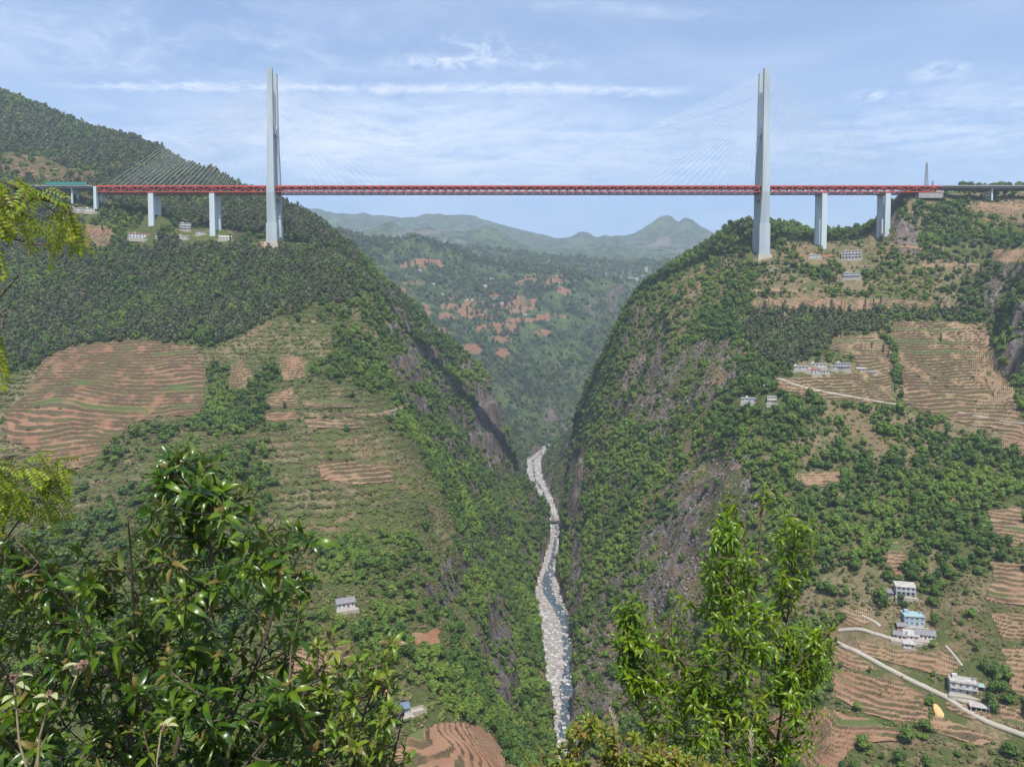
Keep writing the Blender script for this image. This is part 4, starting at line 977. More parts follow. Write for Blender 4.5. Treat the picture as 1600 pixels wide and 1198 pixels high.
broad = np.where(backL, .032 + .02 * gen, broad); scrub = np.where(backL, .05, scrub); pine = np.where(backL, 0, pine)
wallR = (GY > 500) & (GY < 1330) & (PXG > 862) & (PXG < 1010) & (rivd > 3) & ~scree
scrub = np.where(wallR, .085, scrub); broad = np.where(wallR, .035 + .02 * gen, broad); olive = np.where(wallR, .02, olive)
hillf = fieldm & (GY > 1130); fieldm = fieldm & ~hillf
broad = np.where(hillf, .0035, broad); scrub = np.where(hillf, .006 * band, scrub); pine = np.where(hillf, 0, pine)
patch = sstep(-.28, .22, fbm(GX, GY, 62, 4, 141)); pv = .30 + 1.25 * patch
loose = (GY < 1130) & ~pineL & ~pineR & ~woodR & ~lipL & ~wallR
pv = np.where(spine, np.maximum(pv, .85), pv)
scrub = np.where(loose, scrub * pv, scrub); broad = np.where(loose, broad * pv, broad); olive = np.where(loose, olive * (1.5 - .6 * patch), olive)
vast = fbm(GX, GY, 420, 4, 163); broad = np.where(midH, .0013 * (.4 + 1.2 * gen), broad); pine = np.where(midH, .0050 * sstep(-.05, .22, vast), pine); scrub = np.where(midH, .0022, scrub)
clear = fieldm | (rivd < 1) | (hard > .96) | bare | (GY < 300)
clear |= (soil > .5) & (GY > 1900) & (med > -.25)
clear |= (GY > 1040) & (GY < 1190) & (PXG > 1380) & (PXG < 1500) & (PYG < 316)
for A_ in LANE_PTS:
    for x_, y_ in A_[::2]: clear |= (np.abs(GX - x_) < 6.0) & (np.abs(GY - y_ + 3) < 8.0)
thin = np.where(cliff, .12, 1.0) * np.where((slope > 2.0) & (GY < 1420), np.where(PXG < 862, .45, .7), 1.0)
HOUSE_CLEAR = [(222,377,28,15),(290,363,18,13),(300,378,24,11),(352,381,16,11),(1330,404,22,15),(1330,441,20,12),(1186,633,44,12),(1272,409,18,9),(1300,586,64,10),(130,335,30,10),(222,366,26,9),(290,350,14,6),(1330,394,20,9),(1330,432,18,7),(1262,577,34,9),(1312,576,24,9),(1188,623,40,8),(1414,921,22,12),(1427,972,28,11),(1435,996,46,13),(1510,1072,42,26),(540,945,22,12),(623,1112,36,16),(300,374,14,5),(352,374,12,5),(1272,402,16,5),(612,643,10,5)]
for cx, cy, rx, ry in HOUSE_CLEAR: clear |= (((PXG - cx) / rx) ** 2 + ((PYG - cy) / ry) ** 2 < 1)
du, dv = GU[1] - GU[0], np.gradient(GV)[:, None]
cell = GY * GY * du * dv * np.sqrt(1 + np.minimum(slope, 5) ** 2)
inview = (np.abs(PXG - 800) < 1150) & (PYG < 1330) & (W > WMAX - np.where(GY > 1400, .012, .022))
LARGE = []       # candidates for trees built one by one
def scatter(dens, kind, smin, smax, label, cat, seed, name):
    r = np.random.default_rng(seed)
    lam = np.where(clear | ~inview, 0, dens * thin * cell); cnt = r.poisson(lam)
    i, j = np.nonzero(cnt); k = np.repeat(np.arange(len(i)), cnt[i, j]); i, j = i[k], j[k]; n_ = len(i)
    u = GU[j] + (r.random(n_) - .5) * du; v = GV[i] + (r.random(n_) - .5) * dv[i, 0]
    y = np.exp(v); x = u * y; z = terr(x, y)
    s = (smin * .8 + (smax * 1.12 - smin * .8) * r.random(n_) ** 2.0) * np.interp(y, [300, 1200, 1700, 3000, 4000, 5200, 9000], [1, 1.05, 1.5, 2.1, 2.5, 2.9, 4.3])
    z -= s * .25 * np.minimum(terr(x, y, SLOPE), 2)
    rot = r.random(n_) * 6.283; pts = np.stack([x, y, z], 1)
    px, py = project(x, y, z + s)
    vis = (terr(x, y, W) >= terr(x, y, WMAX) - .003) & (px > 5) & (px < 1595) & (py < 1190) & ~((px < 500) & (py > 800)) & ~((px > 985) & (px < 1290) & (py > 900)) & ~((px < 650) & (py > 980))
    score = np.where(vis, s / y, 0)
    return dict(kind=kind, name=name, label=label, cat=cat, pts=pts, s=s, rot=rot, score=score, px=px, py=py)
SCAT = [scatter(pine, 'pine', 1.9, 4.6, 'dark grey green pine woods covering the upper slopes', 'pine wood', 1, 'pine_wood'),
        scatter(broad, 'broad', 2.1, 4.9, 'green broadleaf woodland spread over the gorge slopes', 'woodland', 2, 'broadleaf_wood'),
        scatter(scrub, 'scrub', 1.0, 2.7, 'low green scrub bushes dotted over the slopes', 'scrub', 3, 'green_scrub'),
        scatter(olive, 'olive', .7, 1.7, 'dry olive brown scrub on the terraced slopes', 'scrub', 4, 'dry_scrub')]
# loose rock lying on the scree of the right wall
def scree_rock():
    r = np.random.default_rng(77); m = scree & inview & ~clear & (rock > .45)
    i, j = np.nonzero(m); pr = cell[i, j]; k = r.choice(len(i), 3600, p=pr / pr.sum()); i, j = i[k], j[k]; n_ = len(i)
    u = GU[j] + (r.random(n_) - .5) * du; y = np.exp(GV[i] + (r.random(n_) - .5) * dv[i, 0]); x = u * y
    base = bmesh.new(); bmesh.ops.create_icosphere(base, subdivisions=1, radius=1.0)
    bv = np.array([v.co[:] for v in base.verts]); bf = np.array([[v.index for v in f.verts] for f in base.faces]); base.free()
    sz = .4 + 1.7 * r.random(n_) ** 4
    V = bv[None] * sz[:, None, None] * r.uniform(.6, 1.4, (n_, 1, 3)) * r.uniform(.7, 1.15, (n_, len(bv), 1)) + np.stack([x, y, terr(x, y) + .1], 1)[:, None]
    me = np_mesh('scree_rock', V.reshape(-1, 3), (bf[None] + (np.arange(n_) * len(bv))[:, None, None]).reshape(-1, 3), paint('scree_stone', (0.175, 0.142, 0.125), .95, .5, .3, .15))
    tag(link('scree_rock', me), 'loose grey pink rock strewn over the right gorge wall', 'scree', kind='stuff')
scree_rock()
# scattered narrow cypresses and field trees are single things
HERO = {}
def tree(kind, base, s, rot, label, group, name):
    if kind not in HERO:
        HERO[kind] = [(crown_mesh(kind, 900 + q, {'cypress': 90}.get(kind, 260), {'broad': .125, 'pine': .115}.get(kind, .12)), trunk_mesh({'broad': 1.2, 'pine': 1.9, 'cypress': 2.4}.get(kind, .5), .075, q)) for q in range(5)]
    cm, tm = HERO[kind][int(rot * 100) % 5]
    e = empty(name, base, rot); e.scale = (s, s, s)
    link('crown', cm, e); link('trunk', tm, e)
    return tag(e, label, 'tree' if kind not in ('scrub', 'olive') else 'bush', group)
LAND = [('the white two storey house', 1510, 1075), ('the grey roofed farm', 1435, 995), ('the house with porch columns', 1415, 922), ('the clearing in the right wood', 1270, 750), ('the long blue walled house', 1190, 625),
        ('the hamlet on the right terraces', 1290, 577), ('the blue roofed house', 625, 1112), ('the small whitewashed house', 541, 945), ('the rectangular six step plot', 555, 740), ('the cliffs over the river', 790, 1010),
        ('the reddish landslip', 660, 1000), ('the scree on the right wall', 1080, 900), ('the right edge terraces', 1580, 915), ('the curved terrace strips', 580, 645), ('the large red field', 180, 640), ('the river bend', 870, 960)]
b = SCAT[1]; order = np.argsort(-b['score'])[:300]; one = np.zeros(len(b['s']), bool); one[order] = True
for k in order:
    px, py_ = b['px'][k], b['py'][k]
    ln, lx, ly = min(LAND, key=lambda q: math.hypot(px - q[1], (py_ - q[2]) * 1.3))
    dx, dy = px - lx, py_ - ly; far_ = math.hypot(dx, dy)
    where = ('right of' if dx > 0 else 'left of') if abs(dx) > abs(dy) * 1.2 else ('below' if dy > 0 else 'above')
    tone = 'large' if b['s'][k] > 3.3 else 'middling' if b['s'][k] > 2.8 else 'small'
    lb = '%s round green tree %s%s %s' % (tone, 'just ' if far_ < 40 else '' if far_ < 95 else 'well ', where, ln); gp = 'trees around ' + ln
    tree('broad', tuple(b['pts'][k]), b['s'][k], b['rot'][k], lb, gp, 'broadleaf_tree')
for f in ('pts', 's', 'rot'): b[f] = b[f][~one]
for q in SCAT:
    print(q['name'], len(q['s'])); v3 = np.random.default_rng(17).uniform([.8, .8, .65], [1.25, 1.25, 1.5], (len(q['s']), 3)) * q['s'][:, None]; instancer(q['name'], q['pts'], v3, q['rot'], q['kind'], q['label'], q['cat'])
rr_ = random.Random(5)
def row(kind, spots, smin, smax, label, group, name):
    for px, py in spots:
        p = hit(px, py); s = rr_.uniform(smin, smax)
        tree(kind, (p.x, p.y, p.z - .3), s, rr_.uniform(0, 6.28), label, group, name)
row('cypress', [(1700 - 1700 + x, y) for x, y in [(170,345),(180,352),(196,343),(205,346),(214,338),(222,346),(150,352),(160,362),(186,362),(300,345),(316,352),(325,356),(360,378),(370,380),(20,282),(48,300)]], 3.0, 4.4, 'slim dark cypress on the slope below the left end of the bridge', 'cypresses below the left bridge end', 'cypress_tree')
row('cypress', [(1382,512),(1386,522),(1384,535),(1390,546),(1380,552),(1388,560),(1362,545),(1405,600),(1398,612),(1410,618),(1352,480),(1365,478),(1376,476),(1470,535),(1220,462),(1295,450),(1236,442)], 2.6, 3.8, 'dark upright tree among the tan terraces below the right tower', 'upright trees of the right terraces', 'cypress_tree')
row('scrub', [(x, y) for x, y in [(1440,565),(1452,572),(1475,585),(1490,570),(1500,575),(1515,565),(1423,575),(1435,590),(1460,590),(1448,600),(1480,605),(1520,590),(1530,640),(1525,628),(1512,545),(1455,525),(1498,520),(1532,515),(1400,582),(1410,575)]], 2.4, 3.6, 'small round bush standing on the largest right terraced field', 'bushes of the largest right field', 'field_bush')
row('scrub', [(1322,1048),(1345,1062),(1362,1075),(1375,1085),(1385,1078),(1395,1090),(1405,1096),(1412,1085),(1420,1098),(1432,1092),(1440,1105),(1392,1068),(1350,1082),(1330,1095),(1372,1110),(1402,1120),(1385,1040),(1365,1032),(1410,1058),(1440,1066),(1456,1085),(1478,1060),(1505,1048)], 1.1, 1.9, 'small orchard bush beside the concrete lane at lower right', 'orchard bushes by the lane', 'orchard_bush')
row('scrub', [(38,625),(60,638),(45,672),(68,560),(78,575),(132,712),(95,640),(210,660),(230,645),(175,690)], 2.2, 3.4, 'dark bush at the edge of the large red terraced field', 'bushes edging the large red field', 'field_bush')

# ------------------------------------------------------------------ houses
WINM = {}
def window_mesh(w, h, frame='frame'):
    k = (round(w, 2), round(h, 2), frame)
    if k not in WINM:
        a = MB().box(-w / 2, w / 2, -.05, .0, -h / 2, h / 2).mesh('window', M['glass'])
        f = MB(); t = .09
        f.box(-w / 2 - t, -w / 2, -.12, -.003, -h / 2 - t, h / 2 + t); f.box(w / 2, w / 2 + t, -.12, -.003, -h / 2 - t, h / 2 + t)
        f.box(-w / 2, w / 2, -.12, -.003, h / 2, h / 2 + t); f.box(-w / 2 - .15, w / 2 + .15, -.2, -.003, -h / 2 - t, -h / 2); f.box(-.04, .04, -.1, -.052, -h / 2, h / 2)
        WINM[k] = (a, f.mesh('window_frame', M[frame]))
    return WINM[k]
def house(px, py, w, dep, floors, label, wall='white', roof='flat', roofm='roof_slab', yaw=0.0, fh=3.1, nwin=4, name='farm_house', group='houses on the slopes', win=(1.3, 1.3), balcony=False, door=True, columns=False, frames=True, d0=250.0, cat='house', low=None, sink=5.0):
    p = hit(px, py, d0); face = math.atan2(-p.x, p.y) * .9 + yaw
    o = empty(name, (p.x, p.y, p.z + .3), face); tag(o, label, cat, group)
    H = fh * floors; x0, x1, y0, y1 = -w / 2, w / 2, 0, dep
    if low:       # lower storey in another finish
        MB().box(x0, x1, y0, y1, -.2, fh).build('wall', M[low], o); MB().box(x0, x1, y0, y1, fh + .002, H).build('wall', M[wall], o)
    else: MB().box(x0, x1, y0, y1, -.2, H).build('wall', M[wall], o)
    MB().box(x0 - .5, x1 + .5, -1.6, y1 + .3, -sink, -.21).build('plinth', M['concrete'], o)
    if frames and d0 < 1000: MB().box(x0 - 1.2, x1 + 1.4, -4.6, -1.62, -sink, -.35).build('yard', M['pale_concrete'], o)
    if roof == 'flat':
        r = MB().box(x0 - .45, x1 + .45, -.6, y1 + .4, H + .003, H + .28); r.build('roof', M[roofm], o)
        pr = MB(); pr.box(x0 - .3, x1 + .3, -.45, -.25, H + .283, H + .95); pr.box(x0 - .3, x1 + .3, y1 + .05, y1 + .25, H + .283, H + .95); pr.box(x0 - .3, x0 - .1, -.245, y1 + .045, H + .283, H + .95); pr.box(x1 + .1, x1 + .3, -.245, y1 + .045, H + .283, H + .95)
        pr.build('parapet', M[roofm if roofm != 'roof_teal' else 'white'], o)
        if w > 9 and frames:
            hx = x0 + w * .22; MB().box(hx - 1.4, hx + 1.4, y1 - 3.4, y1 - .6, H + .285, H + 2.6).build('stair_head', M[wall], o)
            MB().tube([(x1 - 1.6, y1 - 1.8, H + .29), (x1 - 1.6, y1 - 1.8, H + 1.7)], .7, 10).build('water_tank', M['steel'], o)
    elif roof == 'shed':
        MB().quadbox([(x0 - .5, -.8, H + .05), (x1 + .5, -.8, H + .05), (x1 + .5, y1 + .5, H + 1.5), (x0 - .5, y1 + .5, H + 1.5), (x0 - .5, -.8, H + .3), (x1 + .5, -.8, H + .3), (x1 + .5, y1 + .5, H + 1.75), (x0 - .5, y1 + .5, H + 1.75)]).build('roof', M[roofm], o)
        MB().quadbox([(x0, .1, H + .003), (x1, .1, H + .003), (x1, y1, H + .003), (x0, y1, H + .003), (x0, .1, H + .02), (x1, .1, H + .02), (x1, y1, H + 1.3), (x0, y1, H + 1.3)]).build('gable', M[wall], o)
    else:
        rh = dep * .32; ym = dep / 2
        for s in (0, 1):
            ya = -.7 if s == 0 else y1 + .7
            q = [(x0 - .6, ya, H - .15), (x1 + .6, ya, H - .15), (x1 + .6, ym, H + rh), (x0 - .6, ym, H + rh)]
            MB().quadbox(q + [(a, b, c + .22) for a, b, c in q]).build('roof', M[roofm], o)
        MB().box(x0 - .6, x1 + .6, ym - .18, ym + .18, H + rh + .1, H + rh + .42).build('roof_ridge', M[roofm], o)
        g = MB()
        for xx, e in ((x0, .25), (x1 - .25, .25)):
            g.v += [(xx, 0.05, H + .002), (xx + e, 0.05, H + .002), (xx, dep - .05, H + .002), (xx + e, dep - .05, H + .002), (xx, ym, H + rh - .1), (xx + e, ym, H + rh - .1)]; b = len(g.v) - 6
            g.f += [(b, b + 1, b + 5, b + 4), (b + 2, b + 4, b + 5, b + 3), (b, b + 4, b + 2), (b + 1, b + 3, b + 5), (b, b + 2, b + 3, b + 1)]
        g.build('gable', M[wall], o)
    wm, fm = window_mesh(*win)
    for fl in range(floors):
        for k in range(nwin):
            xx = x0 + w * (k + .5) / nwin; zz = fh * fl + fh * .55
            if fl == 0 and door and k == nwin // 2:
                dr = MB().box(xx - .6, xx + .6, -.07, -.002, 0, 2.15).build('door', M['door'], o); MB().box(xx + .38, xx + .46, -.12, -.072, 1.0, 1.1).build('handle', M['steel'], dr); continue
            wo = link('window', wm, o, (xx, -.003, zz))
            if frames: link('window_frame', fm, wo)
        for sx, xx in ((-1, x0), (1, x1)):
            if dep > 6 and sx * -p.x > 0 or dep > 8:
                wo = link('window', wm, o, (xx + sx * .003, dep * .5, fh * fl + fh * .55)); wo.rotation_euler = (0, 0, sx * math.pi / 2)
                if frames: link('window_frame', fm, wo)
    if balcony:
        for fl in range(1, floors):
            MB().box(x0, x1, -1.4, -.01, fh * fl - .2, fh * fl).build('balcony_slab', M['roof_slab'], o)
            MB().box(x0, x1, -1.4, -1.3, fh * fl + .003, fh * fl + .95).build('balcony_rail', M[wall], o)
    if columns:
        for k in range(nwin + 1):
            xx = x0 + .2 + (w - .4) * k / nwin; MB().box(xx - .2, xx + .2, -1.45, -1.05, -.2, H + .0).build('column', M['white'], o)
    return o
# lower right farmsteads
h1 = house(1506, 1084, 15, 9, 2, 'white two storey house with flat roof beside the concrete lane, lower right', 'white', 'flat', 'roof_slab', .12, 3.2, 4, 'country_house', 'lower right farmsteads', balcony=True, sink=9)
MB().box(1.5, 15, -13, -1.7, -6.0, -5.0).build('terrace_base', M['pale_concrete'], h1)
MB().box(1.0, 15.5, -13.2, -1.65, -1.9, -1.55).build('annex_roof', M['roof_slab'], h1)
for k in range(6): MB().box(1.6 + k * 2.6, 2.0 + k * 2.6, -12.6, -12.2, -5.0, -1.9).build('annex_column', M['greywall'], h1)
MB().box(1.6, 14.9, -4.6, -4.4, -5.0, -1.9).build('annex_wall', M['dark_concrete'], h1); MB().box(1.6, 1.85, -12.1, -4.7, -5.0, -1.9).build('annex_wall', M['white'], h1)
MB().quadbox([(-9.5, -2.8, -7), (1.4, -2.8, -7), (1.4, 2, -7), (-9.5, 2, -7), (-7.6, -1.7, -.3), (1.3, -1.7, -.3), (1.3, 2, -.3), (-7.6, 2, -.3)]).build('retaining_wall', M['pale_concrete'], h1)
MB().box(7.6, 11.5, 1, 7, 5.2, 5.4).build('awning', M['roof_teal'], h1)
for yy in (1.3, 6.7): MB().box(11.0, 11.2, yy - .1, yy + .1, -.2, 5.2).build('awning_post', M['steel'], h1)
house(1415, 931, 12.5, 8, 2, 'pale grey house with sloping roof and porch columns above the farm', 'greywall', 'shed', 'roof_slab', .15, 3.0, 4, 'country_house', 'lower right farmsteads', balcony=True, columns=True)
house(1388, 932, 8, 4, 1, 'low grey shed left of the house with porch columns', 'greywall', 'shed', 'roof_grey', .1, 2.4, 2, 'farm_shed', 'lower right farmsteads', frames=False)
house(1429, 978, 13, 9, 2, 'turquoise walled house with pale flat roof behind the farm', 'bluewall', 'flat', 'roof_teal', .25, 3.0, 4, 'country_house', 'lower right farmsteads')
house(1446, 1000, 12, 7.5, 1, 'long farmhouse with dark grey gabled roof, rightmost of the farm', 'cream', 'gable', 'roof_grey', .12, 3.0, 5, 'farm_house', 'lower right farmsteads')
house(1424, 1001, 9, 8, 1, 'middle farmhouse with pale grey roof between the gabled roofs', 'cream', 'gable', 'roof_slab', .1, 2.8, 3, 'farm_house', 'lower right farmsteads')
house(1406, 1000, 8, 6, 1, 'small farm building with weathered roof at the left of the farm', 'cream', 'gable', 'roof_grey', -.1, 2.6, 3, 'farm_shed', 'lower right farmsteads')
house(1421, 1012, 7, 4, 1, 'small white shed in front of the farm', 'white', 'shed', 'roof_slab', .1, 2.2, 2, 'farm_shed', 'lower right farmsteads', frames=False)
house(1410, 985, 6, 5, 1, 'small brick outhouse beside the turquoise house', 'brick', 'gable', 'roof_grey', .3, 2.6, 2, 'farm_shed', 'lower right farmsteads', frames=False)
# left lower slope
house(541, 950, 11.5, 7, 1, 'small whitewashed house with dark grey gabled roof on the left slope', 'white', 'gable', 'roof_grey', .28, 3.2, 4, 'farm_house', 'houses on the left slope')
h2 = house(626, 1117, 10, 6, 1, 'house with blue metal gabled roof above the orange terraces', 'greywall', 'gable', 'roof_blue', .32, 2.8, 3, 'farm_house', 'houses on the left slope')
for a in ((6, 14, -2.2, -1.9), (6, 14, 3.0, 3.3), (13.7, 14, -1.88, 2.98)): MB().box(a[0], a[1], a[2], a[3], -2.5, .9).build('yard_wall', M['pale_concrete'], h2)
MB().box(5.5, 13.6, -1.85, 2.95, -2.4, -.1).build('yard_floor', M['pale_concrete'], h2)
house(592, 1095, 9, 5, 1, 'low reddish shed half hidden behind the young shrub', 'brick', 'shed', 'roof_red', .2, 2.4, 2, 'farm_shed', 'houses on the left slope', frames=False)
house(613, 646, 5, 3.5, 1, 'tiny white hut on the long curved terrace strip', 'white', 'flat', 'roof_slab', .1, 2.3, 2, 'field_hut', 'houses on the left slope', frames=False, door=False)
# hamlet on the right terraces
HG = 'hamlet below the right tower'
house(1250, 578, 17, 6, 1, 'long low grey house, leftmost of the hamlet on the right terraces', 'greywall', 'flat', 'roof_slab', 0, 3.0, 5, 'village_house', HG)
house(1277, 574, 18, 6, 1, 'pale flat roofed house behind the red trimmed porch', 'white', 'flat', 'roof_slab', 0, 3.2, 5, 'village_house', HG, d0=400)
h3 = house(1271, 584, 14, 5, 1, 'white house with dark red porch roof in the middle of the hamlet', 'white', 'flat', 'roof_red', 0, 3.6, 4, 'village_house', HG, columns=True)
house(1288, 584, 9, 4, 1, 'low white annex right of the red roofed porch', 'white', 'flat', 'roof_slab', 0, 2.6, 3, 'village_house', HG)
house(1316, 577, 15, 7, 2, 'two storey pale grey house, tallest of the hamlet', 'greywall', 'flat', 'roof_slab', 0, 3.0, 5, 'village_house', HG, balcony=True)
house(1302, 577, 8, 5, 1, 'small grey house joined to the left of the two storey one', 'greywall', 'flat', 'roof_slab', 0, 3.0, 3, 'village_house', HG)
house(1346, 580, 9, 4, 1, 'low grey shed right of the blue tarpaulin', 'greywall', 'shed', 'roof_slab', 0, 2.2, 2, 'farm_shed', HG, frames=False)
house(1363, 586, 8, 4, 1, 'small pale shed, rightmost of the hamlet', 'cream', 'shed', 'roof_grey', 0, 2.4, 2, 'farm_shed', HG, frames=False)
p = hit(1324, 583)
tp = empty('tarpaulin', (p.x, p.y, p.z + .2)); tag(tp, 'bright blue tarpaulin over a heap in front of the hamlet', 'tarpaulin')
mb = MB(); mb.v = [(-2, -1.2, 0), (2, -1.2, 0), (2.1, 1.4, 0), (-2.1, 1.4, 0), (-1.3, -.4, 2.0), (1.0, -.5, 2.6), (1.2, .7, 2.3), (-1.1, .8, 1.7)]; mb.f = [(0, 1, 5, 4), (1, 2, 6, 5), (2, 3, 7, 6), (3, 0, 4, 7), (4, 5, 6, 7)]; mb.build('sheet', M['tarp'], tp)
MB().box(-1.2, 1.2, -.6, .6, -.6, 1.4).build('heap', M['cream'], tp)
house(1178, 628, 26, 6, 1, 'long single storey house with blue end wall at the wood edge', 'white', 'flat', 'roof_slab', 0, 3.2, 7, 'village_house', HG, low='bluewall', d0=400)
house(1206, 630, 9, 6, 2, 'pinkish two storey house at the right end of the long blue one', 'cream', 'flat', 'roof_slab', 0, 2.9, 3, 'village_house', HG, balcony=True, d0=400)
house(1198, 607, 6, 4, 1, 'small grey shed between the lane and the long blue house', 'greywall', 'shed', 'roof_slab', 0, 2.2, 2, 'farm_shed', HG, frames=False, d0=400)
# below the right tower and piers
house(1330, 405, 25, 10, 3, 'white three storey building with gridded balconies between the right piers', 'white', 'flat', 'roof_slab', 0, 3.6, 6, 'apartment_house', 'houses by the right piers', win=(2.2, 1.9), balcony=True, columns=True, d0=500)
house(1330, 435, 20, 8, 2, 'pale two storey house below the white balconied building', 'greywall', 'flat', 'roof_slab', 0, 3.2, 6, 'country_house', 'houses by the right piers', balcony=True, d0=500)
house(1273, 403, 16, 6, 1, 'low white building right of the tower foot', 'white', 'flat', 'roof_slab', 0, 3.2, 4, 'farm_house', 'houses by the right piers', d0=500)
house(1207, 424, 6, 4, 1, 'tiny white hut on the slope under the right tower', 'white', 'flat', 'roof_slab', 0, 2.6, 2, 'field_hut', 'houses by the right piers', frames=False, d0=500)
house(1192, 425, 12, 5, 1, 'low red roofed shed under the right tower', 'brick', 'shed', 'roof_red', 0, 2.4, 3, 'farm_shed', 'houses by the right piers', frames=False, d0=500)
# left village under the bridge
LG = 'village under the left piers'
house(222, 374, 34, 9, 2, 'long white two storey building below the left piers', 'white', 'flat', 'roof_red', 0, 3.6, 8, 'school_building', LG, low='greywall', win=(1.9, 1.8), d0=500)
house(290, 360, 15, 8, 3, 'white three storey house between the left piers', 'white', 'flat', 'roof_slab', 0, 3.2, 3, 'country_house', LG, balcony=True, d0=500)
house(287, 373, 15, 6, 1, 'low white house below the three storey one', 'white', 'flat', 'roof_slab', 0, 3.2, 5, 'farm_house', LG, d0=500)
house(315, 366, 14, 7, 1, 'pale house with slab roof left of the second pier', 'white', 'shed', 'roof_slab', 0, 3.0, 4, 'farm_house', LG, d0=500)
house(352, 374, 17, 8, 1, 'grey roofed house right of the second pier', 'cream', 'gable', 'roof_slab', 0, 2.6, 4, 'farm_house', LG, d0=500)
house(248, 371, 8, 5, 1, 'small white annex beside the long white building', 'white', 'flat', 'roof_slab', 0, 3.0, 2, 'farm_shed', LG, frames=False, d0=500)
for i, (px, py, w, c, lb) in enumerate([(28, 300, 20, 'white', 'white three storey house, leftmost of the roadside village'), (46, 304, 17, 'cream', 'cream house under a teal roof in the roadside village'), (62, 304, 15, 'bluewall', 'bluish house beside the teal roofed one'), (74, 305, 14, 'greywall', 'grey house, rightmost of the roadside village')]):
    house(px, py, w, 9, 3 if i == 0 else 2, lb, c, 'flat', 'roof_teal' if i == 1 else 'roof_slab', 0, 3.3, 3, 'village_house', 'roadside village at the left end', balcony=(i == 0), d0=500)
for px, py, w, lb in [(95, 309, 18, 'pale low house under the teal noise barrier'), (122, 330, 22, 'white low row house on the left slope road'), (142, 331, 16, 'small cream house right of the white row house'), (176, 335, 8, 'little white hut near the cypresses')]:
    house(px, py, w, 6, 1, lb, 'white' if px != 142 else 'cream', 'flat', 'roof_slab', 0, 3.4, 4, 'farm_house', 'roadside houses on the left slope', d0=500)
for px, py, w, lb in [(12, 201, 24, 'white house high on the far left mountainside'), (47, 199, 16, 'smaller pale house right of the white one on the left mountainside')]:
    house(px, py, w, 9, 2, lb, 'white', 'flat', 'roof_slab', 0, 3.6, 4, 'mountain_house', 'houses high on the left mountain', d0=1200)
MG = 'far villages across the gorge'
for px, py, w, fl, lb in [(731, 470, 14, 2, 'left of the twin white houses on the hill across the gorge'), (738, 470, 12, 2, 'right of the twin white houses on the hill across the gorge'), (774, 470, 22, 3, 'largest white house on the hill across the gorge'),
    (784, 475, 18, 2, 'grey white house below the largest one across the gorge'), (655, 423, 20, 1, 'pale house by the upper left red patch across the gorge'), (757, 448, 22, 2, 'white house in the upper village across the gorge'), (750, 437, 20, 2, 'pale house at the top of the upper village across the gorge'),
    (768, 437, 18, 2, 'grey house right in the upper village across the gorge'), (676, 444, 20, 1, 'low pale house by the second red patch across the gorge'), (690, 461, 16, 2, 'cream house above the small red field across the gorge'), (805, 487, 22, 1, 'low grey house by the largest red field across the gorge'),
    (820, 493, 14, 2, 'small white house right of the largest red field across the gorge'), (744, 447, 12, 1, 'tiny white hut in the upper village across the gorge')]:
    house(px, py, w, 10, fl, 'far ' + lb, 'white' if 'grey' not in lb else 'greywall', 'flat', 'roof_slab', 0, 4.2, 3, 'far_house', MG, frames=False, d0=1900, win=(2.2, 2.0), sink=14)
for k, (px, py, w, fl) in enumerate([(1010, 425, 16, 6), (985, 436, 30, 2), (995, 438, 26, 3), (1003, 433, 22, 2), (1020, 430, 28, 3), (1030, 427, 24, 2), (972, 434, 20, 2), (1025, 434, 24, 2), (945, 428, 22, 2), (1014, 436, 20, 2)]):
    house(px, py, w, 12, fl, 'tiny white building of the distant plateau town' if k else 'tallest white block of the distant plateau town', 'white', 'flat', 'roof_slab', 0, 5.0, 3, 'town_building', 'distant plateau town', frames=False, d0=3700, win=(3, 2.6), cat='building', door=False, sink=20)

# ------------------------------------------------------------------ lattice mast, heap
def mast(px, d, ztop_py, w0, label, name, name_cat):
    b = at(px, 300, d); zt = at(px, ztop_py, d).z; zg = float(terr(b.x, d)); H = zt - zg
    o = empty(name, (b.x, d, zg)); tag(o, label, name_cat); n_ = int(H / 3.5)
    def wd(z): return w0 * (1 - .78 * z / H)
    for sx in (-1, 1):
        for sy in (-1, 1): MB().beam((sx * w0, sy * w0, -1), (sx * wd(H * .9), sy * wd(H * .9), H * .9), .34, .34).build('leg', M['steel'], o)
    for k in range(n_):
        z0, z1 = H * .9 * k / n_, H * .9 * (k + 1) / n_; a, c = wd(z0), wd(z1); br = MB()
        for sx, sy, ex, ey in ((-1, -1, 1, -1), (1, -1, 1, 1), (1, 1, -1, 1), (-1, 1, -1, -1)):
            br.beam((sx * a, sy * a, z0), (ex * c, ey * c, z1), .2, .2); br.beam((ex * a, ey * a, z0), (sx * c, sy * c, z1), .2, .2); br.beam((sx * c, sy * c, z1), (ex * c, ey * c, z1), .2, .2)
        br.build('bracing', M['steel'], o)
    MB().tube([(0, 0, H * .88), (0, 0, H)], [.3, .12], 6).build('antenna', M['white'], o)
    for f in (.8, .88):
        for a in range(3):
            x, y = math.cos(a * 2.1) * wd(H * f) * 1.6, math.sin(a * 2.1) * wd(H * f) * 1.6
            MB().box(x - .3, x + .3, y - .3, y + .3, H * f - 1.2, H * f + 1.2).build('panel_antenna', M['white'], o)
mast(1447, 1135, 250, 2.4, 'tall lattice radio mast behind the right end of the truss', 'radio_mast', 'mast')
mast(1457, 1138, 281, 1.5, 'short antenna mast right of the tall lattice mast', 'radio_mast', 'mast')
